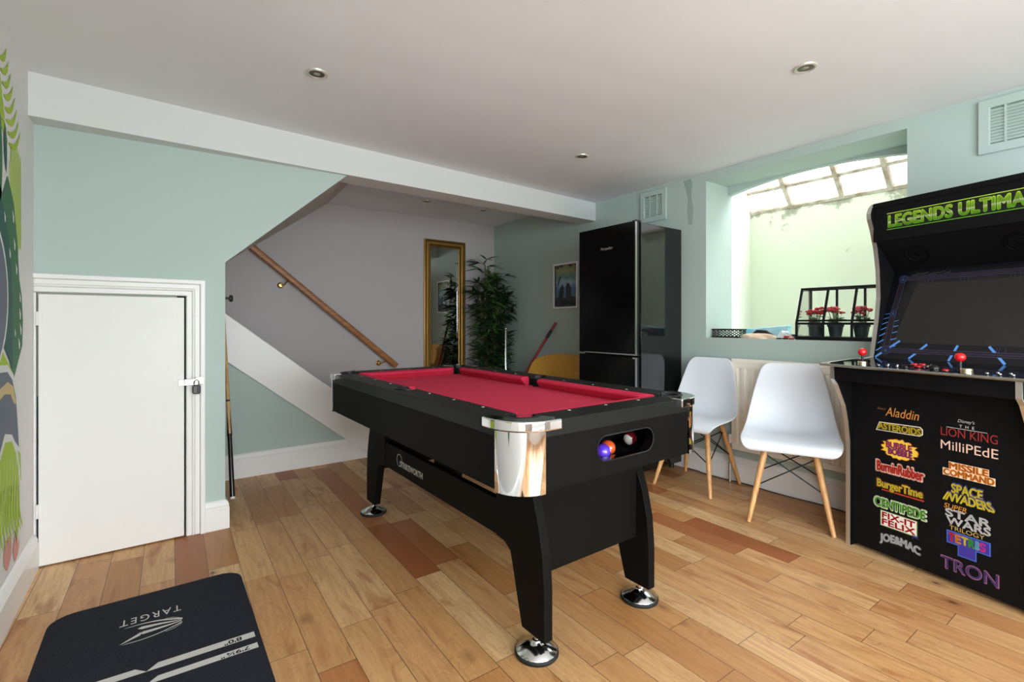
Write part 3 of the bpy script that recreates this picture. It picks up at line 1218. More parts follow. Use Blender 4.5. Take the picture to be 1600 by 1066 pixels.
def make_chair():
    """+y is the way the chair faces"""
    root = thing('dining_chair', 'chair', 'chair')
    # side profile (y forward, z), half width, edge lift/forward curl
    prof = [(.232, .396, .190, .002), (.247, .416, .216, .004), (.230, .437, .231, .006), (.170, .443, .238, .010), (.09, .438, .239, .016), (.0, .431, .237, .025),
            (-.075, .432, .234, .038), (-.125, .450, .230, .046), (-.152, .492, .224, .046), (-.167, .550, .215, .040), (-.180, .625, .200, .032), (-.192, .70, .183, .024),
            (-.203, .77, .165, .016), (-.210, .812, .148, .010), (-.213, .832, .112, .004)]
    rows = []
    for i, (y, z, w, c) in enumerate(prof):
        p0 = prof[max(i - 1, 0)]
        p1 = prof[min(i + 1, len(prof) - 1)]
        d = Vector((p1[0] - p0[0], p1[1] - p0[1])).normalized()
        nrm = Vector((d.y, -d.x))           # up on the seat, forward on the back
        r = []
        for k in range(13):
            s = -1 + 2 * k / 12
            q = abs(s) ** 2.6 * c
            r.append((s * w, y + nrm.x * q, z + nrm.y * q))
        rows.append(r)
    b = MB()
    b.grid(rows)
    b.build('seat_shell', chair_mats, root, solid=.007, subsurf=2)
    for sx in (-1, 1):
        for yy, yb in ((.085, .205), (-.115, -.215)):
            b = MB()
            top = Vector((sx * .115, yy, .395))
            bot = Vector((sx * .192, yb, .002))
            pts = [bot.lerp(top, t) for t in (0, .25, .5, .75, 1)]
            b.tube(pts, [.0105, .0135, .0155, .0165, .0165], 14)
            lg = b.build('leg', M_BEECH, root)
            b = MB()
            b.tube([top + Vector((0, 0, -.05)) + (bot - top) * .02 + Vector((0, 0, 0)), top + Vector((-sx * .012, 0, .036))], .006, 8)
            b.build('bracket', M_DARKMETAL, lg)
    b = MB()
    lo, hi = .215, .378
    L = lambda sx, sy, t: Vector((sx * (.192 + (.115 - .192) * t), (.205 if sy > 0 else -.215) + ((.085 if sy > 0 else -.115) - (.205 if sy > 0 else -.215)) * t, .395 * t))
    tl, th_ = .48, .9
    for sy in (1, -1):
        b.tube([L(-1, sy, tl), L(1, sy, th_)], .0035, 8)
        b.tube([L(1, sy, tl), L(-1, sy, th_)], .0035, 8)
    for sx in (1, -1):
        b.tube([L(sx, 1, tl), L(sx, -1, th_)], .0035, 8)
        b.tube([L(sx, -1, tl), L(sx, 1, th_)], .0035, 8)
    b.box((-.11, -.10, .398), (.11, .07, .404))
    b.build('wire_brace', M_DARKMETAL, root)
    return root


ch1 = make_chair()
tag(ch1, 'white moulded plastic chair with beech legs beside the black fridge', 'chair', 'white chairs in front of the radiator')
ch1.location = (2.885, 1.872, 0)
ch1.rotation_euler = (0, 0, math.radians(90 + 6))
ch2 = copy_tree(ch1)
tag(ch2, 'white moulded plastic chair with beech legs beside the arcade machine', 'chair', 'white chairs in front of the radiator')
ch2.location = (2.825, 1.255, 0)
ch2.rotation_euler = (0, 0, math.radians(90 + 23.5))

# ------------------------------------------------------------------ radiator
RY0, RY1, RZ0, RZ1 = 1.00, 1.752, .225, .832
rad = thing('radiator', 'cream panel radiator on the green wall under the window', 'radiator', (XR, 1.375, 0))
b = MB()
ys = []
n = 15
p = []
y = -.376
w = .752 / n
p.append((y, -.046))
for i in range(n):
    y0 = -.376 + w * i
    p += [(y0 + .22 * w, -.046), (y0 + .32 * w, -.057), (y0 + .78 * w, -.057), (y0 + .88 * w, -.046)]
p.append((.376, -.046))
p += [(.376, -.034), (-.376, -.034)]
b.prism([(u, v) for u, v in p], lambda u, v, w_: (v, u, w_), RZ0 + .035, RZ1 - .06)
b.box((-.056, -.376, RZ1 - .06), (-.034, .376, RZ1 - .022))
b.box((-.056, -.376, RZ0), (-.034, .376, RZ0 + .035))
b.build('panel', M_CREAM, rad, bevel=.003)
b = MB()
b.box((-.060, -.378, RZ1 - .024), (-.018, .378, RZ1))
b.box((-.056, -.378, RZ0 + .02), (-.02, -.374, RZ1 - .02))
b.box((-.056, .374, RZ0 + .02), (-.02, .378, RZ1 - .02))
b.build('casing', M_CREAM, rad, bevel=.003)
for yy in (-.25, .25):
    b = MB()
    b.box((-.036, yy - .02, RZ0 + .08), (-.0005, yy + .02, RZ1 - .1))
    b.build('wall_bracket', M_CREAM, rad)
b = MB()
b.tube([(-.045, .372, .25), (-.045, .395, .25)], .011, 10)
b.tube([(-.045, .395, .275), (-.045, .395, .0)], .0075, 10)
b.build('pipe', M_STEEL, rad)
b = MB()
b.tube([(-.045, .395, .265), (-.045, .395, .32)], [.014, .012], 12)
b.build('valve', M_GLOSSWHITE, rad)

# cable on the floor along the skirting
b = MB()
pts = []
for i in range(60):
    t = i / 59
    y = 2.13 - 1.30 * t
    pts.append((3.139 - .016 * abs(math.sin(t * 9)) * (.1 < t < .3 or t > .42), y, .004))
b.tube(pts, .0035, 6)
tag(b.build('power_cable', mat('grey_cable', rgb(70, 66, 64), rough=.6)), 'thin grey cable lying on the floor along the white skirting', 'cable')

# ------------------------------------------------------------------ fridge freezer
FX0, FX1, FY0, FY1, FZ = 2.60, 3.125, 2.150, 2.690, 1.765
fr = thing('fridge_freezer', 'tall gloss black fridge freezer against the green wall', 'fridge', ((FX0 + FX1) / 2, (FY0 + FY1) / 2, 0))
ox, oy = -(FX0 + FX1) / 2, -(FY0 + FY1) / 2


def fbox(b, lo, hi):
    b.box((lo[0] + ox, lo[1] + oy, lo[2]), (hi[0] + ox, hi[1] + oy, hi[2]))


b = MB()
fbox(b, (FX0 + .062, FY0, .045), (FX1, FY1, FZ - .005))
b.build('body', mat('fridge_side_black', rgb(14, 14, 15), rough=.07, spec=.6), fr, bevel=.004)
for z0, z1, nm in ((.852, FZ, 'fridge'), (.05, .838, 'freezer')):
    b = MB()
    fbox(b, (FX0, FY0 + .002, z0), (FX0 + .052, FY1 - .002, z1))
    d = b.build('door', mat('fridge_door_glass', rgb(5, 5, 6), rough=.14, spec=.22), fr, bevel=.005)
    b = MB()
    fbox(b, (FX0 + .003, FY0 - .002, z0 + .004), (FX0 + .020, FY0 + .004, z1 - .004))
    b.build('edge_strip', mat('dark_chrome', (.3, .3, .31, 1), rough=.18, metal=1), d)
    b = MB()
    if nm == 'fridge':
        fbox(b, (FX0 - .002, FY0 + .004, z0 - .002), (FX0 + .03, FY1 - .06, z0 + .006))
    else:
        fbox(b, (FX0 - .002, FY0 + .004, z1 - .012), (FX0 + .03, FY0 + .02, z1 - .002))
    b.build('handle_trim', M_STEEL, d)
    if nm == 'fridge':
        b = MB()
        fn = lambda u, v, w: (w + ox, -u + oy, v)
        put_text(b, 'Montpellier', -2.465, 1.590, .118, .026, fn, FX0 - .0008, bold=.0, shear=.3)
        b.build('maker_lettering', mat('silver_print', (.6, .6, .6, 1), rough=.3, metal=.6), d)
for x in (FX0 + .09, FX1 - .05):
    for y in (FY0 + .05, FY1 - .05):
        b = MB()
        b.prism(circ(x + ox, y + oy, .018, 12), XY, 0, .05)
        b.build('foot', M_BLACK, fr)
b = MB()
fbox(b, (FX0 + .03, FY0 + .01, FZ - .004), (FX0 + .08, FY0 + .05, FZ + .012))
b.build('hinge_cover', M_BLACK, fr, bevel=.003)

# ------------------------------------------------------------------ arcade machine  (local x along the front, y into the cabinet)
WXv = Vector((-.237, -.9715))
arc_rz = math.atan2(-.9715, -.237)
am = thing('arcade_machine', 'black upright arcade machine with game titles printed on its front', 'arcade machine', (2.705, .934, 0), arc_rz)
AW = .672
SP = [(.43, 0), (-.012, 0), (-.012, .50), (-.026, .60), (-.045, .675), (-.100, .780), (-.125, .806), (-.128, .872), (.165, .900), (.185, .99), (.205, 1.09), (.219, 1.20),
      (.212, 1.34), (.195, 1.44), (.168, 1.53), (.145, 1.585), (.143, 1.61), (.155, 1.64), (.18, 1.660), (.22, 1.665), (.43, 1.645)]
for x0, x1 in ((0, .016), (AW - .016, AW)):
    b = MB()
    b.prism(SP, YZ, x0, x1)
    sp_ = b.build('side_panel', M_BLACKMATTE, am)
    # metal edge moulding along the front outline
    b = MB()
    path = SP[1:20]
    oth = []
    rows = []
    for i, (y, z) in enumerate(path):
        p0 = Vector(path[max(i - 1, 0)])
        p1 = Vector(path[min(i + 1, len(path) - 1)])
        d = (p1 - p0).normalized()
        nr = Vector((-d.y, d.x))
        o_ = Vector((y, z)) + nr * .003
        i_ = Vector((y, z)) - nr * .001
        rows.append([(x0 - .001, i_.x, i_.y), (x0 - .001, o_.x, o_.y), (x1 + .001, o_.x, o_.y), (x1 + .001, i_.x, i_.y)])
    b.grid(rows, closed=True, sm=False)
    b.build('edge_moulding', mat('moulding_silver', (.66, .62, .54, 1), rough=.3, metal=.8), sp_)
x0, x1 = .016, AW - .016
b = MB()
b.box((x0, .0, .02), (x1, .018, .80))
fp = b.build('front_panel', M_BLACKMATTE, am)
b = MB()
b.box((x0, .41, .02), (x1, .428, 1.64))
b.box((x0, .16, 1.635), (x1, .428, 1.655))
b.box((x0, .02, .02), (x1, .41, .04))
b.build('back_panel', M_BLACKMATTE, am)
# control deck
b = MB()
b.add([(x0, -.118, .80), (x1, -.118, .80), (x1, -.118, .872), (x0, -.118, .872), (x0, .17, .80), (x1, .17, .80), (x1, .17, .90), (x0, .17, .90)],
      [(0, 1, 2, 3), (4, 7, 6, 5), (0, 4, 5, 1), (3, 2, 6, 7), (0, 3, 7, 4), (1, 5, 6, 2)])
b.build('deck_box', M_BLACKMATTE, am)
deckz = lambda y: .8795 + (y + .15) * .066
b = MB()
de = [(-.018, -.164), (AW + .018, -.164), (AW + .018, .10), (AW + .0, .10), (AW - .016, .10), (AW - .016, .172), (.016, .172), (.016, .10), (.0, .10), (-.018, .10)]
de = [(-.022, -.164), (AW + .022, -.164), (AW + .022, .165), (-.022, .165)]
b.add([(u, v, deckz(v) - .009) for u, v in de] + [(u, v, deckz(v)) for u, v in de],
      [(3, 2, 1, 0), (4, 5, 6, 7), (0, 1, 5, 4), (1, 2, 6, 5), (2, 3, 7, 6), (3, 0, 4, 7)])
dk = b.build('control_deck', mat('deck_acrylic', rgb(10, 12, 18), rough=.06, spec=.55), am)
b = MB()
for q in ([(-.023, -.164), (AW + .023, -.164)], [(-.022, -.164), (-.022, .165)], [(AW + .022, -.164), (AW + .022, .165)]):
    b.tube([(u, v, deckz(v) - .0045) for u, v in q], .0062, 10)
b.build('deck_edging', mat('edging_pewter', (.42, .41, .38, 1), rough=.22, metal=.9), dk)
M_REDPL = mat('red_control_plastic', rgb(214, 22, 30), rough=.18, coat=.4)
M_WHITEPL = mat('white_control_plastic', rgb(226, 226, 220), rough=.25)
M_SPIN = mat('spinner_gold', (.78, .68, .48, 1), rough=.25, metal=1)
for jx, jy in ((.128, -.10), (.486, -.10)):
    z = deckz(jy)
    b = MB()
    b.lathe([(.018, z), (.018, z + .002), (.006, z + .003), (.005, z + .05)], 16, Matrix.Translation((jx, jy, 0)))
    j = b.build('joystick', M_BLACK, am)
    b = MB()
    b.sphere((jx, jy, z + .056), .0175, 20, 14)
    b.build('ball_top', M_REDPL, j)
for qx, qy in ((.150, -.135), (.520, -.132)):
    z = deckz(qy)
    b = MB()
    b.lathe([(.0195, z), (.0195, z + .006), (.0165, z + .007), (.0165, z + .009), (.019, z + .010), (.019, z + .017), (.017, z + .019), (0, z + .019)], 28, Matrix.Translation((qx, qy, 0)))
    b.build('spinner_knob', M_SPIN, am, sharp=40)


def button(x, y, m, r=.0125, h=.008):
    z = deckz(y)
    b = MB()
    b.cur = 1
    b.lathe([(r * 1.25, z), (r * 1.25, z + .003), (r, z + .0035)], 20, Matrix.Translation((x, y, 0)))
    b.cur = 0
    b.lathe([(r, z + .0035), (r, z + h), (r * .8, z + h + .0015), (0, z + h + .001)], 20, Matrix.Translation((x, y, 0)))
    b.build('button', [m, M_BLACK], am)


for x, y, m, r in ((.290, -.02, M_REDPL, .0125), (.335, -.075, M_REDPL, .0135), (.372, -.06, M_WHITEPL, .0150), (.452, -.125, M_REDPL, .0115), (.300, -.10, M_BLACKGLOSS, .0115), (.315, -.01, M_REDPL, .0115)):
    button(x, y, m, r)
M_CHBTN = mat('chrome_button', (.5, .52, .55, 1), rough=.15, metal=1)
for k in range(6):
    button(.205 + .018 * k, -.115 + .035 * (k % 2), M_CHBTN, .005, .006)
for k in range(5):
    button(.575 + .018 * k, -.120 + .03 * (k % 2), M_CHBTN, .005, .006)
# trackball in the middle of the deck
b = MB()
b.sphere((.395, -.085, deckz(-.085) + .002), .02, 20, 12)
b.build('trackball', M_BLACKGLOSS, am)

# bezel: plane from the deck up to the speaker panel
bz = lambda z: .187 + .38 * (z - .938)
b = MB()
q = [(x0, bz(.895), .895), (x1, bz(.895), .895), (x1, bz(1.335), 1.335), (x0, bz(1.335), 1.335)]
b.add(q + [(x, y + .012, z) for x, y, z in q], [(0, 1, 2, 3), (7, 6, 5, 4), (0, 4, 5, 1), (1, 5, 6, 2), (2, 6, 7, 3), (3, 7, 4, 0)])
bzl = b.build('bezel', mat('bezel_black', rgb(10, 12, 18), rough=.25), am)
cb = math.cos(math.atan(.38))
fb = lambda u, v, w: (u, bz(v) - w, v)
b = MB()
flat(b, [(.084, .974), (AW - .084, .974), (AW - .128, 1.262), (.128, 1.262)], fb, .0012)
b.build('screen', mat('screen_glass', rgb(42, 40, 38), rough=.25, spec=.3), am)
# neon circuit artwork on the bezel
b = MB()
NB = mat('neon_blue_print', rgb(92, 150, 226), rough=.4)
NL = mat('neon_line_print', rgb(78, 82, 128), rough=.4)
NG = mat('node_grey_print', rgb(112, 118, 112), rough=.4)
NM = mat('maroon_print', rgb(24, 13, 18), rough=.4)
NN = mat('navy_print', rgb(12, 26, 62), rough=.4)


def seg(p, q, w, k, d=.0018):
    P, Q = Vector(p), Vector(q)
    t = (Q - P).normalized()
    nrm = Vector((-t.y, t.x)) * w / 2
    b.cur = k
    flat(b, [tuple(P - nrm), tuple(Q - nrm), tuple(Q + nrm), tuple(P + nrm)], fb, d)


def mir(p):
    return (AW - p[0], p[1])


nodes = [(.060, .938), (.055, 1.117), (.064, 1.290)]
for k, sgn in ((0, lambda p: p), (1, mir)):
    for i in range(2):
        seg(sgn(nodes[i]), sgn(nodes[i + 1]), .022, 3, .0014)
        for e in (-.0115, .0115):
            seg(sgn((nodes[i][0] + e, nodes[i][1])), sgn((nodes[i + 1][0] + e, nodes[i + 1][1])), .0012, 1)
    for i in range(7):
        z = 1.118 - .019 * i - .0016 * i * i
        ln = .022 + .004 * i
        seg(sgn((.042 - ln + .004 * i * .3, z - .004 - .003 * i)), sgn((.042 - .002, z + .001 * i)), .0014 + .0006 * i, 0, .0013)
        if 1 < i:
            seg(sgn((.066, z + .004)), sgn((.066 + ln * .7, z + .008 + .001 * i)), .0012 + .0005 * i, 0, .0013)
for za in (nodes[0][1], nodes[2][1]):
    seg((.06, za), (AW - .06, za), .018, 3, .0014)
    for e in (-.0095, 0, .0095):
        seg((.06, za + e), (AW - .06, za + e), .0011, 1 if e else 1)
for x, x2 in ((.112, .020), (.226, .165), (.340, .318), (.446, .506), (.56, .652)):
    seg((x, .985 if .1 < x < .115 else .972), (x2, .903), .009, 0, .0013)
for x in (.16, .172, .19, .30, .312, .325, .47, .482, .50):
    seg((x, 1.262), (x, 1.278), .0009, 1)
for x in (.47, .478, .497):
    seg((x, .945), (x + .004, .968), .0009, 1)
for k in range(7):
    xx = .10 + .022 * k
    seg((xx, 1.306), (xx + .016, 1.306 + .004 * (k % 3)), .0011, 2)
    seg((xx + .016, 1.306 + .004 * (k % 3)), (xx + .022, 1.314), .0011, 2)
for sgn in (lambda p: p, mir):
    for cx_, cz_, r in ((.060, .938, .0205), (.055, 1.117, .0145), (.064, 1.290, .0185)):
        c_ = sgn((cx_, cz_))
        b.cur = 1
        flat(b, circ(c_[0], c_[1], r, 24), fb, .0020)
        b.cur = 4
        flat(b, circ(c_[0], c_[1], r - .0014, 24), fb, .0023)
        b.cur = 2
        rr = random.Random(int(cz_ * 100))
        for k in range(9):
            a = rr.random() * 6.28
            d_ = rr.random() * r * .55
            flat(b, circ(c_[0] + d_ * math.cos(a), c_[1] + d_ * math.sin(a), r * .09, 8), fb, .0026)
b.build('bezel_artwork', [NB, NL, NG, NM, NN], bzl)
# speaker panel, sloping forward under the marquee
b = MB()
yb0 = bz(1.33)
q = [(x0, yb0 - .002, 1.330), (x1, yb0 - .002, 1.330), (x1, .190, 1.475), (x0, .190, 1.475)]
b.add(q + [(x, y + .02, z + .01) for x, y, z in q], [(0, 1, 2, 3), (7, 6, 5, 4), (0, 4, 5, 1), (1, 5, 6, 2), (2, 6, 7, 3), (3, 7, 4, 0)])
spk = b.build('speaker_panel', M_BLACKMATTE, am)
dsl = Vector((0, .190 - yb0, .145)).normalized()
for sx_ in (.155, AW - .155):
    ctr = Vector((sx_, (yb0 + .19) / 2, 1.402))
    nrm = Vector((0, -dsl.z, dsl.y))
    MM = Matrix.Translation(ctr) @ nrm.to_track_quat('Z', 'Y').to_matrix().to_4x4()
    b = MB()
    b.lathe([(.050, -.002), (.052, .004), (.047, .005), (.045, .001), (.02, -.001), (.012, .003), (0, .004)], 32, MM)
    b.build('speaker', mat('speaker_black', rgb(9, 9, 10), rough=.7, spec=.1), spk)
# marquee with lettering
b = MB()
b.box((x0, .165, 1.470), (x1, .19, 1.66))
mq = b.build('marquee', M_BLACKMATTE, am)
GREENS = [rgb(150, 204, 40), rgb(196, 226, 96), rgb(84, 150, 30)]


def marquee_print():
    m = mat('marquee_green', GREENS[0], rough=.35)
    t = NT(m)
    tc = t.n('ShaderNodeTexCoord')
    sp = t.n('ShaderNodeSeparateXYZ')
    t.link(tc.outputs['Object'], sp.inputs[0])
    f = t.math('DIVIDE', t.math('SUBTRACT', sp.outputs['Z'], 1.530), .060)
    c = t.ramp(f, [(0.0, rgb(96, 170, 30)), (0.30, rgb(150, 206, 50)), (0.48, rgb(232, 240, 190)), (0.52, rgb(140, 200, 50)), (1.0, rgb(186, 226, 70))])
    t.link(c, t.t.nodes['Principled BSDF'].inputs['Base Color'])
    return m


gm = [marquee_print(), mat('marquee_lime', GREENS[1], rough=.35), mat('marquee_dark_green', GREENS[2], rough=.35), mat('marquee_black', rgb(8, 14, 6), rough=.4)]
b = MB()
fm = lambda u, v, w: (u, .165 - w, v)
b.cur = 3
flat(b, [(.078, 1.520), (AW - .03, 1.520), (AW - .03, 1.600), (.078, 1.600)], fm, .0005)
b.cur = 0
flat(b, [(.078, 1.597), (AW - .03, 1.597), (AW - .03, 1.600), (.078, 1.600)], fm, .001)
flat(b, [(.078, 1.520), (AW - .03, 1.520), (AW - .03, 1.523), (.078, 1.523)], fm, .001)
b.cur = 0
put_text(b, 'LEGENDS ULTIMATE', .086, 1.533, AW - .122, .054, fm, .0016, bold=.055, space=1.06)
b.build('marquee_lettering', gm, mq)


# game titles printed on the front panel
ft = lambda u, v, w: (u, -w, v)
_tm = {}


def tcol(c):
    if c not in _tm:
        _tm[c] = mat('print_%d_%d_%d' % c, rgb(*c), rough=.5)
    return _tm[c]


def title(label, items):
    """items: ('t', text, colour, u, v, w, h, opts) or ('p', points, colour) from back to front"""
    b = MB()
    cols = []
    for k, it in enumerate(items):
        d = .0006 + .0004 * k
        c = it[2]
        if c not in cols:
            cols.append(c)
        b.cur = cols.index(c)
        if it[0] == 'p':
            flat(b, it[1], ft, d)
        else:
            o = it[7] if len(it) > 7 else {}
            put_text(b, it[1], it[3], it[4], it[5], it[6], ft, d, **o)
    o = b.build('game_title', [tcol(c) for c in cols], fp)
    o['label'] = label


def outl(u, v, w, h, e=.006):
    return [(u - e, v - e), (u + w + e, v - e), (u + w + e, v + h + e), (u - e, v + h + e)]


WHT = (232, 232, 232)
title('small orange script title at the top of the first column',
      [('t', "Disney's", (150, 96, 60), .132, .672, .034, .012, dict(shear=.3)), ('t', 'Aladdin', (214, 140, 66), .166, .650, .132, .040, dict(shear=.25))])
title('yellow block-letter title in a white outline', [
    ('p', [(.126, .578), (.300, .583), (.312, .592), (.312, .615), (.302, .625), (.140, .618)], (236, 226, 206)),
    ('p', [(.130, .581), (.299, .586), (.308, .594), (.308, .613), (.300, .621), (.142, .615)], (40, 30, 14)),
    ('t', 'ASTEROIDS', (232, 210, 56), .136, .587, .168, .028, dict(bold=.035))])
rb = random.Random(3)
burst = []
for i in range(36):
    a = 2 * PI * i / 36
    k = 1 + .10 * math.sin(i * 2.6) + .05 * math.cos(i * 4.1)
    burst.append((.222 + .068 * k * math.cos(a), .508 + .042 * k * math.sin(a)))
title('pink two-line title on a yellow burst', [
    ('p', [(.222 + (u - .222) * 1.05, .508 + (v - .508) * 1.06) for u, v in burst], (206, 110, 36)), ('p', burst, (244, 204, 66)),
    ('t', 'BUBBLE', (110, 30, 110), .170, .509, .100, .026, dict(bold=.06)), ('t', 'BUBBLE', (222, 70, 120), .172, .511, .096, .022, dict(bold=.02)),
    ('t', 'BOBBLE', (110, 30, 110), .180, .481, .092, .026, dict(bold=.06)), ('t', 'BOBBLE', (206, 62, 130), .182, .483, .088, .022, dict(bold=.02))])
title('red outlined title with two large capitals', [
    ('t', 'BurninRubber', (240, 190, 170), .128, .392, .188, .050, dict(bold=.075)), ('t', 'BurninRubber', (214, 44, 36), .132, .396, .180, .042, dict(bold=.03))])
title('yellow title with a red underline', [
    ('p', [(.150, .308), (.316, .308), (.316, .313), (.150, .313)], (200, 60, 40)),
    ('t', 'BurgerTime', (120, 60, 20), .130, .308, .182, .050, dict(bold=.06)), ('t', 'BurgerTime', (240, 222, 74), .132, .311, .178, .044, dict(bold=.025))])
title('green rounded title in a pale outline', [
    ('t', 'CENTIPEDE', (220, 236, 200), .118, .228, .206, .044, dict(bold=.075)), ('t', 'CENTIPEDE', (92, 178, 44), .123, .232, .196, .036, dict(bold=.03))])
title('white panel with red two-line title', [
    ('p', outl(.147, .148, .142, .066, .003), (90, 130, 40)), ('p', outl(.148, .149, .140, .064, .001), (240, 236, 226)),
    ('t', 'FIX-IT', (204, 26, 38), .153, .184, .130, .025, dict(bold=.045)), ('t', 'FELIX', (204, 26, 38), .153, .154, .130, .025, dict(bold=.045)),
    ('t', 'JR.', (48, 78, 190), .272, .136, .026, .016, dict(bold=.02))])
title('silver cartoon-letter title at the bottom of the first column', [
    ('t', 'JOE&MAC', (110, 112, 118), .143, .061, .160, .046, dict(bold=.05, warp=lambda x, y, u, v: (u, v + .012 * math.sin(PI * x)))),
    ('t', 'JOE&MAC', (208, 210, 214), .145, .064, .155, .042, dict(bold=.04, warp=lambda x, y, u, v: (u, v + .012 * math.sin(PI * x))))])
title('dark red capital-letter title under a white rule', [
    ('t', "Disney's", WHT, .432, .667, .054, .016, dict(shear=.25, bold=.01)), ('t', 'T  H  E', WHT, .437, .650, .048, .011),
    ('p', [(.395, .644), (.525, .644), (.525, .6455), (.395, .6455)], WHT), ('t', 'LION KING', (156, 46, 44), .376, .608, .180, .034)])
title('thin pale pink title', [('t', 'MilliPEdE', (238, 200, 180), .375, .552, .182, .036)])
title('orange two-line block title in a cream outline', [
    ('p', [(.402, .474), (.530, .474), (.530, .505), (.402, .505)], (240, 214, 180)), ('p', [(.382, .446), (.549, .446), (.549, .476), (.382, .476)], (240, 214, 180)),
    ('t', 'MISSILE', (224, 132, 30), .405, .477, .122, .025, dict(bold=.06)), ('t', 'COMMAND', (224, 132, 30), .386, .449, .159, .024, dict(bold=.06))])
sk = lambda x, y, u, v: (u + .016 * (y - .5) * (1 if x < .5 else -1) * abs(x - .5) * 2, v)
title('yellow two-line title with a blue shadow', [
    ('t', 'SPACE', (70, 76, 150), .414, .386, .098, .036, dict(bold=.04)), ('t', 'SPACE', (240, 222, 60), .412, .381, .098, .036, dict(bold=.035)),
    ('t', 'INVADERS', (70, 76, 150), .393, .350, .150, .034, dict(bold=.04, warp=sk)), ('t', 'INVADERS', (240, 222, 60), .391, .345, .150, .034, dict(bold=.035, warp=sk))])
title('white stacked title between two gold words', [
    ('t', 'SUPER', (220, 150, 50), .386, .312, .075, .020, dict(shear=.2)), ('t', 'STAR', WHT, .392, .281, .142, .030, dict(bold=.045)),
    ('t', 'WARS', WHT, .396, .250, .138, .029, dict(bold=.045)), ('t', 'TRILOGY', (206, 172, 90), .405, .229, .112, .017)])
TB = (70, 84, 190)
title('rainbow letters on a blue stepped panel', [
    ('p', [(.395, .172), (.432, .172), (.432, .132), (.492, .132), (.492, .172), (.535, .172), (.535, .224), (.395, .224)], (66, 104, 196)),
    ('p', [(.399, .176), (.436, .176), (.436, .136), (.488, .136), (.488, .176), (.531, .176), (.531, .220), (.399, .220)], (58, 48, 152))] + [
    ('t', ch_, cc, (.404, .4255, .447, .4685, .4905, .5025)[i], .183, .017 if ch_ != 'I' else .008, .031, dict(bold=.05)) for i, (ch_, cc) in enumerate(
        zip('TETRIS', ((226, 52, 44), (240, 150, 50), (240, 216, 66), (72, 178, 70), (120, 206, 230), (226, 70, 170))))])
title('metallic purple title at the bottom of the second column', [
    ('t', 'TRON', (190, 120, 160), .376, .062, .182, .050, dict(bold=.03)), ('t', 'TRON', (96, 80, 150), .379, .065, .176, .044, dict(bold=.005))])

# ------------------------------------------------------------------ dart mat
mt = thing('dart_mat', 'long black dart mat with white distance lines lying on the oak floor', 'mat', (0, 0, 0))
b = MB()
MX0, MX1, MY1, MY0 = -.316, .281, 2.385, -.25
b.prism(rrect(MX0, MY0, MX1, MY1, .075, 8), XY, .0, .006)
b.build('mat_sheet', mat('mat_black_pile', rgb(50, 52, 60), rough=.95, spec=.1, vary=.5, vscale=420, bump=.5, bscale=700), mt, bevel=.002)
M_MATW = mat('mat_white_print', rgb(206, 202, 196), rough=.95, spec=.1, vary=.06, vscale=300)
M_MATB = mat('mat_black_print', rgb(26, 27, 30), rough=.95, spec=.1)
b = MB()
fr_ = lambda u, v, w: (-u, -v, w)       # lettering reads from the far end of the mat
put_text(b, 'TARGET', -.067, -2.214, .178, .044, fr_, .0066, bold=.0, space=1.25)


def mpoly(pts, d=.0066, k=0):
    b.cur = k
    b.add([(x, y, d) for x, y in pts], [list(range(len(pts)))])


# swoosh emblem
def blade(x0, x1, yc0, yc1, bow, w0, w1):
    up, dn = [], []
    for i in range(11):
        t = i / 10
        x = x0 + (x1 - x0) * t
        y = yc0 + (yc1 - yc0) * t + bow * math.sin(PI * t)
        w = (w0 + (w1 - w0) * t) * (1 if t < .999 else 0)
        up.append((x, y + w / 2))
        dn.append((x, y - w / 2))
    mpoly(up + dn[::-1])


blade(.069, -.10, 2.107, 2.152, .016, .012, .002)
blade(.066, -.06, 2.098, 2.125, .004, .004, .020)
blade(.066, -.055, 2.092, 2.088, -.002, .004, .020)
blade(-.05, -.105, 2.086, 2.052, 0, .020, .002)
blade(.068, -.10, 2.083, 2.048, -.016, .006, .003)
blade(.066, .015, 2.112, 2.140, .008, .003, .002)
blade(.066, .015, 2.076, 2.052, -.008, .003, .002)
b.build('emblem_print', M_MATW, mt)
b = MB()
for yo, lab, tw, th_, y_t in ((1.839, "8'0\"", .050, .022, -1.866), (1.772, "7'9\u00bc\"", .080, .020, -1.797)):
    b = MB()
    w_ = .033 if yo > 1.8 else .030
    mpoly([(.265, yo), (.265, yo + w_), (-.002, yo + w_ + .006), (-.030, yo + .010), (-.058, yo + w_ + .008), (-.30, yo + w_ + .018), (-.30, yo + .019), (-.034, yo + .009)])
    b.cur = 1
    put_text(b, lab, -.226 if yo > 1.8 else -.240, y_t, tw, th_, fr_, .0070, bold=.02)
    b.build('distance_line', [M_MATW, M_MATB], mt)
for y0 in (1.55, .2):
    b = MB()
    mpoly([(.265, y0), (.265, y0 + .03), (-.30, y0 + .03), (-.30, y0)])
    b.build('distance_line', M_MATW, mt)

# ------------------------------------------------------------------ padlock on the cupboard hasp
pl = thing('padlock', 'black combination padlock hanging on the hasp of the small white door', 'padlock', (.153, YB - .04, .715))
b = MB()
b.prism(rrect(-.0175, 0, .0175, .044, .010, 6), XZ, -.010, .010)
b.build('lock_body', M_BLACK, pl, bevel=.004, seg=3)
b = MB()
b.tube([(-.010, 0, .040), (-.010, 0, .058)] + [(-.010 * math.cos(PI * k / 8), 0, .058 + .012 * math.sin(PI * k / 8)) for k in range(1, 8)] + [(.010, 0, .058), (.010, 0, .040)], .0034, 10)
b.build('shackle', M_CHROME, pl)
for k in range(4):
    b = MB()
    b.box((-.013, -.0118, .006 + .009 * k), (.001, -.0096, .012 + .009 * k))
    b.build('number_dial', mat('dial_grey', rgb(120, 118, 112), rough=.4), pl, bevel=.0015)

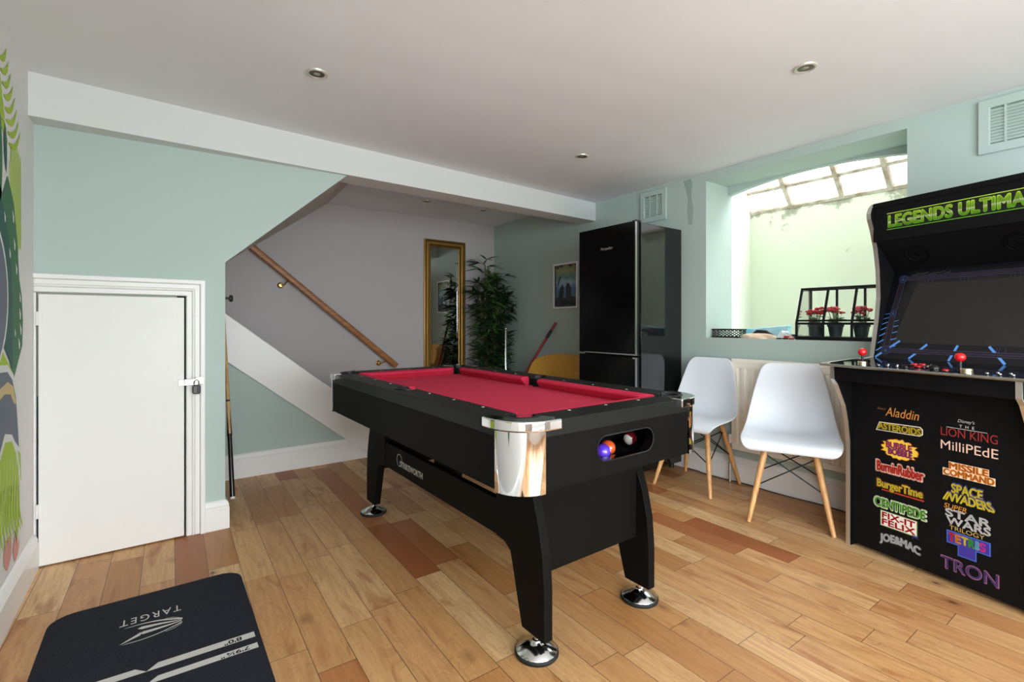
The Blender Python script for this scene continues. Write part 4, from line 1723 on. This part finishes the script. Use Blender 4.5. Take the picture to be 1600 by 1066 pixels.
# ------------------------------------------------------------------ hook and cue beside the wall opening
hk = MB()
hk.lathe([(.006, 0), (.006, .022), (.017, .024), (.019, .034), (.014, .040), (0, .041)], 16, Matrix.Translation((.2805, 2.975, 1.202)) @ Matrix.Rotation(PI / 2, 4, 'Y'))
tag(hk.build('wall_hook', M_BLACK), 'small black wall hook on the end of the green wall beside the stairs', 'hook')

c0, c1 = Vector((.361, 3.36, .006)), Vector((.346, 3.74, 1.253))
cu = thing('pool_cue', 'wooden pool cue with black butt leaning at the edge of the green wall', 'cue', c0)
d = c1 - c0
L = d.length


def cseg(name, t0, t1, r0, r1, m):
    b = MB()
    b.tube([d * t0, d * ((t0 + t1) / 2), d * t1], [r0, (r0 + r1) / 2, r1], 14)
    return b.build(name, m, cu)


M_MAPLE = wood_mat('maple_cue', rgb(214, 176, 122), rgb(190, 148, 94))
cseg('bumper', 0, .010, .0145, .0148, M_GLOSSWHITE)
cseg('butt', .010, .30, .0147, .0125, mat('ebony_butt', rgb(30, 26, 25), rough=.2, coat=.4))
cseg('forearm', .30, .455, .0125, .0112, M_MAPLE)
cseg('joint', .455, .463, .0116, .0116, M_BLACK)
cseg('shaft', .463, .985, .0112, .006, M_MAPLE)
cseg('tip', .985, 1, .006, .0055, mat('tip_blue', rgb(60, 84, 120), rough=.8))
# splice points of the butt
b = MB()
u = d.normalized()
s1 = u.cross(Vector((0, 0, 1))).normalized()
s2 = s1.cross(u)
for k in range(4):
    a = PI / 4 + k * PI / 2
    o = (s1 * math.cos(a) + s2 * math.sin(a))
    t = (s1 * -math.sin(a) + s2 * math.cos(a))
    b.add([d * .29 + o * .0130 + t * .006, d * .29 + o * .0130 - t * .006, d * .42 + o * .0119], [(0, 1, 2)])
b.build('splice', mat('ebony_butt', rgb(30, 26, 25)), cu)

# ------------------------------------------------------------------ handrail on the far wall
h0, h1 = Vector((.50, YF - .075, 1.83)), Vector((1.93, YF - .075, .640))
hr = thing('handrail', 'sloping oak handrail on the pale wall above the stairs', 'handrail', (0, 0, 0))
b = MB()
dd = (h1 - h0).normalized()
nn = Vector((-dd.z, 0, dd.x)) * -1
if nn.z < 0:
    nn = -nn
pr = rrect(-.021, -.027, .021, .027, .014, 4)
b.add([h0 + Vector((0, 1, 0)) * u_ + nn * v_ for u_, v_ in pr] + [h1 + Vector((0, 1, 0)) * u_ + nn * v_ for u_, v_ in pr],
      [list(range(len(pr)))[::-1], list(range(len(pr), 2 * len(pr)))])
n = len(pr)
b.add([h0 + Vector((0, 1, 0)) * u_ + nn * v_ for u_, v_ in pr] + [h1 + Vector((0, 1, 0)) * u_ + nn * v_ for u_, v_ in pr],
      [(i, (i + 1) % n, n + (i + 1) % n, n + i) for i in range(n)], True)
b.build('rail', M_OAKRAIL, hr)
for x, z in ((.872, 1.405), (1.770, .672)):
    b = MB()
    b.lathe([(.026, 0), (.026, .005), (.016, .010), (.014, .02), (.019, .028), (.016, .036), (0, .038)], 20, Matrix.Translation((x, YF, z)) @ Matrix.Rotation(PI / 2, 4, 'X'))
    t = (x + .06 - h0.x) / (h1.x - h0.x)
    p = h0.lerp(h1, t) - nn * .024
    b.tube([(x, YF - .03, z), (x + .02, YF - .055, z), (p.x, p.y, p.z - .012), p], .006, 10)
    b.build('rail_bracket', M_GOLD, hr)

# ------------------------------------------------------------------ gilt mirror on the far wall
mx0, mx1, mz0, mz1 = 2.262, 2.762, .28, 1.965
mr = thing('wall_mirror', 'tall mirror in a gilt frame hanging on the pale wall', 'mirror', ((mx0 + mx1) / 2, YF, mz0))
w, h = (mx1 - mx0) / 2, mz1 - mz0
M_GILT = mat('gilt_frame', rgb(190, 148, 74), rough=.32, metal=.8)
M_GILTD = mat('gilt_dark', rgb(104, 74, 34), rough=.45, metal=.6)  # darker gilt for every second step of the frame
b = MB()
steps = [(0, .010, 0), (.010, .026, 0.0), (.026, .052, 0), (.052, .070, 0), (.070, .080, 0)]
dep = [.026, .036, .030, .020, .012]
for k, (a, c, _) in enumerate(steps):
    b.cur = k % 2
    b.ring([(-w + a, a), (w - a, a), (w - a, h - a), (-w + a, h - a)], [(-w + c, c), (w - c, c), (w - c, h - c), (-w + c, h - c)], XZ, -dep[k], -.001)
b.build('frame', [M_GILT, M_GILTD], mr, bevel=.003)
b = MB()
b.box((-w + .078, -.008, .078), (w - .078, -.004, h - .078))
b.build('mirror_glass', mat('mirror_silver', (.88, .9, .88, 1), rough=.008, metal=1), mr)
b = MB()
b.ring([(-w + .079, .079), (w - .079, .079), (w - .079, h - .079), (-w + .079, h - .079)], [(-w + .098, .098), (w - .098, .098), (w - .098, h - .098), (-w + .098, h - .098)], XZ, -.0092, -.0082)
b.build('glass_bevel', mat('mirror_bevel', (.78, .8, .78, 1), rough=.06, metal=1), mr)

# ------------------------------------------------------------------ framed poster (generic landscape wash)
po = thing('framed_poster', 'small white framed blue and green poster beside the fridge', 'poster', (XR, 3.447, 1.210))
w, h = .172, .440
b = MB()
b.ring([(-w, 0), (w, 0), (w, h), (-w, h)], [(-w + .018, .018), (w - .018, .018), (w - .018, h - .018), (-w + .018, h - .018)], YZ, -.020, -.001)
b.build('frame', M_GLOSSWHITE, po, bevel=.002)


def poster_mat():
    m = bpy.data.materials.new('poster_wash')
    m.use_nodes = True
    t = NT(m)
    p = t.t.nodes['Principled BSDF']
    tc = t.n('ShaderNodeTexCoord')
    s = t.n('ShaderNodeSeparateXYZ')
    t.link(tc.outputs['Object'], s.inputs[0])
    nz = t.n('ShaderNodeTexNoise')
    nz.inputs['Scale'].default_value = 16
    nz.inputs['Detail'].default_value = 4
    t.link(tc.outputs['Object'], nz.inputs['Vector'])
    v = t.math('ADD', t.math('DIVIDE', s.outputs['Z'], .44), t.math('MULTIPLY', t.math('SUBTRACT', nz.outputs['Fac'], .5), .28))
    c = t.ramp(v, [(.15, rgb(26, 40, 52)), (.27, rgb(70, 120, 128)), (.45, rgb(74, 108, 160)), (.58, rgb(150, 178, 186)), (.68, rgb(84, 134, 130)), (.84, rgb(140, 150, 92)), (1.0, rgb(92, 98, 66))])
    t.link(c, p.inputs['Base Color'])
    p.inputs['Roughness'].default_value = .35
    return m


b = MB()
b.box((-.010, -w + .016, .016), (-.006, w - .016, h - .016))
pr_ = b.build('print', poster_mat(), po)
b = MB()
fp_ = lambda u, v, w_: (w_, -u, v)
b.cur = 0
K = -.0105
flat(b, [(-.154, .02), (.154, .02), (.154, .105), (.10, .115), (.02, .095), (-.08, .11), (-.154, .10)], fp_, K)
flat(b, [(-.154, .10), (-.135, .10), (-.138, .42), (-.154, .42)], fp_, K)
flat(b, [(.142, .10), (.154, .10), (.154, .42), (.13, .42), (.146, .3)], fp_, K)
flat(b, [(-.10, .10), (-.03, .10), (-.02, .20), (-.045, .235), (-.075, .20)], fp_, K)
flat(b, [(.01, .10), (.085, .10), (.08, .19), (.05, .24), (.02, .245), (.005, .2)], fp_, K)
flat(b, [(-.12, .23), (-.10, .23), (-.06, .31), (-.075, .315)], fp_, K)
for q in ((-.11, .40), (-.06, .412), (.07, .408)):
    flat(b, [(q[0] - .03, q[1] + .012), (q[0], q[1] - .02), (q[0] + .03, q[1] + .012)], fp_, K)
b.cur = 1
put_text(b, 'THE LAST OF US', -.125, .036, .25, .040, fp_, K - .0006, bold=.02)
b.build('print_shapes', [mat('poster_ink', rgb(24, 30, 36), rough=.5), mat('poster_lettering', rgb(150, 160, 158), rough=.5)], pr_)

# ------------------------------------------------------------------ mustard armchair behind the table
ac = thing('armchair', 'mustard armchair in the corner between the black fridge and the plant', 'armchair', (2.83, 3.33, 0), math.radians(90))
M_MUST = mat('mustard_fabric', rgb(212, 160, 62), rough=.9, vary=.12, vscale=50, bump=.2, bscale=500, sheen=.3)
# local +y faces into the room
b = MB()
bp_ = []
for z, x, y in ((.30, .30, -.12), (.50, .36, -.16), (.66, .37, -.20), (.74, .345, -.225), (.785, .29, -.235)):
    bp_.append((z, x, y))
rows = []
for z, x, y in bp_:
    r = []
    for k in range(17):
        s = -1 + k / 8
        r.append((s * x, y + .14 * abs(s) ** 3, z - (.05 * abs(s) ** 3 if z > .6 else 0)))
    for k in range(16, -1, -1):
        s = -1 + k / 8
        r.append((s * (x + .02), y - .09 + .13 * abs(s) ** 3, z - (.05 * abs(s) ** 3 if z > .6 else 0)))
    rows.append(r)
b.grid(rows, closed=True)
b.add(rows[-1], [(k, k + 1, 32 - k, 33 - k) for k in range(16)], True)
b.add(rows[0], [list(range(34))])
b.build('backrest', M_MUST, ac, bevel=.02, seg=3, sharp=60)
b = MB()
b.prism(rrect(-.29, -.14, .29, .30, .06), XY, .30, .43, True)
b.build('seat', M_MUST, ac, bevel=.03, seg=3, sharp=60)
for s in (-1, 1):
    b = MB()
    b.prism(rrect(-.10, .26, .28, .56, .10), lambda u, v, w_: (w_, u, v), s * .27, s * .355, True)
    b.build('arm', M_MUST, ac, bevel=.02, seg=3, sharp=60)
    for y in (-.14, .22):
        b = MB()
        b.tube([(s * .27, y * 1.1, 0), (s * .24, y, .31)], [.011, .018], 12)
        b.build('leg', M_BEECH, ac)

# red pole leaning on the wall, chrome stand beside it
pA, pB = Vector((3.152, 3.584, 1.075)), Vector((2.652, 3.978, .004))
rp = thing('red_pole', 'thin red pole with a black grip leaning on the green wall above the armchair', 'pole', pB)
d = pA - pB
b = MB()
b.tube([(0, 0, 0), d * .86], .0125, 12)
b.tube([d * .93, d], .0125, 12)
b.build('shaft', mat('red_lacquer', rgb(150, 30, 36), rough=.3), rp)
b = MB()
b.tube([d * .86, d * .93], .0145, 12)
b.build('grip', M_BLACK, rp)
cs = thing('chrome_stand', 'slim upright chrome rod on a round base in front of the bamboo plant', 'stand', (2.704, 3.80, 0))
b = MB()
b.lathe([(.07, 0), (.07, .008), (.02, .016), (.012, .03)], 28)
b.build('base', M_CHROME, cs, sharp=50)
b = MB()
b.lathe([(.0085, .02), (.0085, .985), (.0055, .99), (.0055, 1.0), (.009, 1.003), (.009, 1.018), (0, 1.022)], 16)
b.build('rod', mat('satin_chrome', (.82, .82, .82, 1), rough=.16, metal=1), cs, sharp=50)

# ------------------------------------------------------------------ artificial bamboo plant
bp = thing('bamboo_plant', 'tall dark green bamboo plant in the corner beside the gilt mirror', 'plant', (2.97, 4.42, 0))
b = MB()
b.lathe([(.12, 0), (.15, .02), (.150, .28), (.158, .30), (.150, .31), (.14, .30), (.13, .27), (0, .27)], 28)
b.build('pot', mat('dark_pot', rgb(52, 48, 46), rough=.5), bp, sharp=50)
rr = random.Random(11)
M_STEM = mat('bamboo_stem', rgb(128, 110, 60), rough=.5, col2=rgb(86, 84, 44), vscale=8)
stems = []
for k in range(6):
    a = k * 1.1
    x0_, y0_ = .06 * math.cos(a), .06 * math.sin(a)
    x1_, y1_ = .10 * math.cos(a + .4) - .03, .10 * math.sin(a + .4)
    hh = (1.60, 1.72, 1.50, 1.64, 1.30, 1.42)[k]
    b = MB()
    pts, rad_ = [], []
    for i in range(25):
        t = i / 24
        pts.append((x0_ + (x1_ - x0_) * t + .02 * math.sin(3 * t + k), y0_ + (y1_ - y0_) * t + .02 * math.cos(4 * t + k), .26 + (hh - .26) * t))
        rad_.append((.011 if i % 3 else .0135) * (1 - .45 * t))
    b.tube(pts, rad_, 8)
    b.build('stem', M_STEM, bp)
    stems.append(pts)
b = MB()


def bleaf(p, dirv, L, w):
    dirv = dirv.normalized()
    side = dirv.cross(Vector((0, 0, 1)))
    if side.length < .1:
        side = Vector((1, 0, 0))
    side = (side.normalized() + Vector((0, 0, rr.uniform(-.5, .5)))).normalized()
    c_ = []
    for t in (0, .25, .55, .8, 1):
        q = p + dirv * L * t + Vector((0, 0, -.22 * L * t * t))
        ww = w * (0.25, .9, 1, .6, 0.03)[int(round(t * 4)) if t not in (.55, .8) else (2 if t == .55 else 3)]
        c_.append((q - side * ww, q + Vector((0, 0, .12 * w)), q + side * ww))
    b.grid([list(x) for x in c_])


for k, pts in enumerate(stems):
    for i in range(5, 25):
        p = Vector(pts[i])
        if rr.random() < .22:
            continue
        for tw in range(3):
            a = rr.uniform(0, 2 * PI) if tw else rr.uniform(3.3, 6.0)
            el = rr.uniform(-.1, .7)
            dv = Vector((math.cos(a), math.sin(a), el))
            reach = rr.uniform(.04, .15) * (1.15 if i < 16 else .8)
            q = p + dv.normalized() * reach
            if q.x > .15 or q.y > .20:
                continue
            b.cur = 1
            b.tube([p, q], .0018, 4, cap=False)
            b.cur = 0 if rr.random() < .8 else 2
            for lf in range(rr.randint(5, 8)):
                a2 = a + rr.uniform(-1.25, 1.25)
                dv2 = Vector((math.cos(a2), math.sin(a2), rr.uniform(-.35, .75)))
                L_ = rr.uniform(.11, .19)
                e_ = q + dv2.normalized() * L_
                if e_.x > .175 or e_.y > .235:
                    continue
                bleaf(q, dv2, L_, rr.uniform(.010, .0145))
b.build('foliage', [mat('bamboo_leaf', rgb(40, 70, 40), rough=.5, vary=.3, vscale=9), M_STEM, mat('bamboo_leaf_light', rgb(84, 128, 58), rough=.5)], bp)

# ------------------------------------------------------------------ things on the window sill
SZ = WZ0
gx, gy0, gy1 = 3.185, .93, 1.385
gh = thing('mini_greenhouse', 'small black framed glass greenhouse standing on the window sill', 'greenhouse', (gx, gy1, SZ))
GW = gy1 - gy0
t_ = .0055
b = MB()
b.box((0, -GW, 0), (.215, 0, .022))
b.build('base_tray', M_DARKMETAL, gh, bevel=.002)


def bar(b, p, q, t=t_):
    P, Q = Vector(p), Vector(q)
    d = (Q - P).normalized()
    s = d.cross(Vector((0, 1, 0)) if abs(d.y) < .9 else Vector((1, 0, 0))).normalized() * t
    u_ = d.cross(s).normalized() * t
    b.add([P - s - u_, P + s - u_, P + s + u_, P - s + u_, Q - s - u_, Q + s - u_, Q + s + u_, Q - s + u_],
          [(0, 3, 2, 1), (4, 5, 6, 7), (0, 1, 5, 4), (1, 2, 6, 5), (2, 3, 7, 6), (3, 0, 4, 7)])


FP = [(0.006, .02), (.006, .100), (.085, .315), (.209, .315), (.209, .02)]
b = MB()
for k in range(4):
    y = -t_ - (GW - 2 * t_) * k / 3
    for a, c in zip(FP[:-1], FP[1:]):
        if k in (1, 2) and a == FP[2]:
            continue
        bar(b, (a[0], y, a[1]), (c[0], y, c[1]))
for a in FP[1:4]:
    bar(b, (a[0], 0, a[1]), (a[0], -GW, a[1]), t_ + .001)
bar(b, (.010, 0, .118), (.010, -GW, .118), t_)
b.build('frame', M_DARKMETAL, gh)
b = MB()
for a, c in ((FP[0], FP[1]), (FP[1], FP[2]), (FP[2], FP[3]), (FP[3], FP[4])):
    b.add([(a[0], 0, a[1]), (a[0], -GW, a[1]), (c[0], -GW, c[1]), (c[0], 0, c[1])], [(0, 1, 2, 3)])
for y in (-.002, -GW + .002):
    b.add([(u_, y, v_) for u_, v_ in FP], [(0, 1, 2, 3, 4)])
b.build('glass', M_GLASS, gh)
M_PETAL = mat('red_petal', rgb(206, 36, 44), rough=.6, vary=.25, vscale=40)
M_FLEAF = mat('flower_leaf', rgb(122, 150, 96), rough=.6, vary=.2, vscale=30)
for k, (y, lb) in enumerate(((1.314, 'dark pot of red flowers at the open-wall end of the mini greenhouse'), (1.205, 'dark pot of red flowers in the middle of the mini greenhouse'),
                             (1.072, 'dark pot of red flowers in the mini greenhouse nearest the arcade machine'))):
    f = thing('flower_pot', lb, 'flower pot', (gx + .115, y, SZ + .0222), k * 2.0, 'flower pots in the mini greenhouse')
    b = MB()
    b.lathe([(.030, 0), (.040, .058), (.044, .060), (.044, .072), (.038, .072), (.036, .062), (0, .060)], 24)
    b.build('pot', mat('slate_pot', rgb(44, 56, 60), rough=.5), f, sharp=40)
    b = MB()
    c2 = MB()
    for i in range(16):
        a = rr.uniform(0, 6.28)
        r_ = rr.uniform(.01, .045)
        tp = Vector((r_ * math.cos(a), r_ * math.sin(a), rr.uniform(.135, .175)))
        b.cur = 1
        b.tube([(tp.x * .3, tp.y * .3, .062), tp], .0012, 5, cap=False)
        b.cur = 0
        for q in range(5):
            a2 = q * 1.257 + a
            c2.sphere(tp + Vector((.009 * math.cos(a2), .009 * math.sin(a2), .004 * math.sin(a2 * 2))), .0085, 8, 6, (1, 1, .6))
    for i in range(34):
        a = rr.uniform(0, 6.28)
        r_ = rr.uniform(.012, .045)
        z = rr.uniform(.066, .125)
        p = Vector((r_ * math.cos(a), r_ * math.sin(a), z))
        b.grid([[p + Vector((.013 * math.cos(u_ * PI / 3) * s_, .013 * math.sin(u_ * PI / 3) * s_, .006 * s_ * math.sin(u_ + i))) for u_ in range(6)] for s_ in (.05, 1)], closed=True)
    b.build('leaves', M_FLEAF, f)
    c2.build('blossom', M_PETAL, f)

# black perforated basket
bk = thing('basket', 'small black perforated basket at the end of the window sill', 'basket', (3.265, 1.862, SZ), .04)
b = MB()
bx, by, bh = .055, .096, .062


def wall_lattice(p0, p1, n):
    P, Q = Vector(p0), Vector(p1)
    for i in range(-3, n + 3):
        for s in (1, -1):
            t0, t1 = i / n, (i + s * 3) / n
            a0, a1 = 0.0, 1.0
            lo_, hi_ = 0.0, 1.0
            if t1 != t0:
                ts = sorted(((0 - t0) / (t1 - t0), (1 - t0) / (t1 - t0)))
                lo_, hi_ = max(0, ts[0]), min(1, ts[1])
            if hi_ - lo_ < .02:
                continue
            A_ = P.lerp(Q, t0 + (t1 - t0) * lo_) + Vector((0, 0, .006 + (bh - .012) * lo_))
            B_ = P.lerp(Q, t0 + (t1 - t0) * hi_) + Vector((0, 0, .006 + (bh - .012) * hi_))
            b.tube([A_, B_], .0022, 5)


cr = [(-bx, -by, 0), (bx, -by, 0), (bx, by, 0), (-bx, by, 0)]
for i in range(4):
    wall_lattice(cr[i], cr[(i + 1) % 4], 7 if i % 2 else 4)
for z, t in ((.004, .004), (bh - .004, .0045)):
    b.ring([(-bx - t / 2, -by - t / 2), (bx + t / 2, -by - t / 2), (bx + t / 2, by + t / 2), (-bx - t / 2, by + t / 2)],
           [(-bx + t / 2, -by + t / 2), (bx - t / 2, -by + t / 2), (bx - t / 2, by - t / 2), (-bx + t / 2, by - t / 2)], XY, z - .004, z + .004)
b.box((-bx, -by, 0), (bx, by, .003))
b.build('basket_body', M_BLACK, bk)


def lump(name, label, cat, mats_, loc, sx, sy, sz, seed, rz=0.0, seg=18, amp=.28):
    """crumpled cloth or film lying on the sill"""
    r = random.Random(seed)
    ph = [(r.uniform(0, 6), r.uniform(2, 5), r.uniform(2, 6)) for _ in range(5)]
    rows = []
    for i in range(11):
        t = i / 10
        row = []
        for k in range(seg):
            a = 2 * PI * k / seg
            q = 1 + amp * sum(math.sin(p[1] * a + p[0] + p[2] * t) for p in ph) / 5
            rad_ = math.cos(t * PI / 2) ** .7 * q
            row.append((sx * rad_ * math.cos(a), sy * rad_ * math.sin(a), max(0, sz * math.sin(t * PI / 2) * (1 + amp * math.sin(3 * a + ph[0][0]) * (1 - t)) if i else 0)))
        rows.append(row)
    b = MB()
    b.grid(rows, closed=True)
    b.add(rows[0], [list(range(seg))])
    o = b.build(name, mats_, None, loc=loc, rot=(0, 0, rz), sharp=80)
    return tag(o, label, cat)


# pale blue packet lying behind
bb = MB()
bb.add([(-.04, -.15, 0), (.04, -.15, 0), (.04, .15, 0), (-.04, .15, 0), (-.03, -.155, .088), (.035, -.155, .09), (.03, .15, .062), (-.03, .15, .06)],
       [(0, 3, 2, 1), (4, 5, 6, 7), (0, 1, 5, 4), (1, 2, 6, 5), (2, 3, 7, 6), (3, 0, 4, 7)])
tag(bb.build('paper_packet', mat('pale_blue_packet', rgb(120, 214, 236), rough=.4, col2=rgb(206, 240, 248), vscale=14), None, bevel=.006, loc=(3.40, 1.67, SZ), rot=(0, 0, .05)),
    'pale blue packet lying at the back of the window sill', 'packet')
lump('cloth_bag', 'crumpled cream bag lying on the sill beside the black basket', 'bag', mat('cream_bag', rgb(228, 214, 190), rough=.6, col2=rgb(206, 170, 140), vscale=16), (3.222, 1.635, SZ), .05, .115, .034, 4, .03)
lump('plastic_film', 'crumpled clear plastic wrapper on the sill in front of the blue packet', 'wrapper', mat('clear_film', rgb(216, 226, 230), rough=.15, spec=.8), (3.295, 1.495, SZ), .032, .040, .05, 9, .5, amp=.5)
b = MB()
b.tube([(0, .075, .012), (0, .035, .046), (0, -.025, .044), (0, -.080, .012)], [.010, .013, .013, .009], 12)
tag(b.build('black_brush', M_BLACK, None, loc=(3.315, 1.65, SZ), rot=(0, 0, .1)), 'black curved brush lying between the cream bag and blue packet', 'brush')
b = MB()
for s in (-1, 1):
    b.lathe([(.016, 0), (.018, .004), (.014, .009), (0, .010)], 16, Matrix.Translation((0, s * .019, 0)))
b.tube([(0, -.006, .006), (0, .006, .006)], .003, 6)
tag(b.build('sunglasses', M_BLACKGLOSS, None, loc=(3.195, 1.468, SZ)), 'small black sunglasses lying on the edge of the window sill', 'sunglasses')
b = MB()
b.tube([(.012 * math.cos(2 * PI * k / 16), .012 * math.sin(2 * PI * k / 16), .0065) for k in range(17)], .006, 8)
tag(b.build('ring_cap', mat('rust_red_plastic', rgb(150, 46, 34), rough=.35), None, loc=(3.17 + .004, 1.402, SZ)), 'small rust red ring on the sill at the greenhouse corner', 'ring')
for k, (x, y, c, s, lb, nm) in enumerate(((3.25, 1.455, (196, 70, 70), (.014, .022, .016), 'small red box among the oddments beside the greenhouse', 'small_box'),
                                          (3.33, 1.44, (44, 50, 70), (.02, .03, .022), 'small navy box at the back of the oddments beside the greenhouse', 'small_box'),
                                          (3.225, 1.425, (196, 190, 170), (.012, .014, .012), 'tiny cream cube in front of the greenhouse corner', 'small_box'))):
    b = MB()
    b.box((-s[0], -s[1], 0), (s[0], s[1], s[2] * 1.4))
    tag(b.build(nm, mat('oddment_%d' % k, rgb(*c), rough=.5), None, bevel=.003, loc=(x, y, SZ), rot=(0, 0, .3 * k)), lb, 'box', 'small boxes on the window sill')
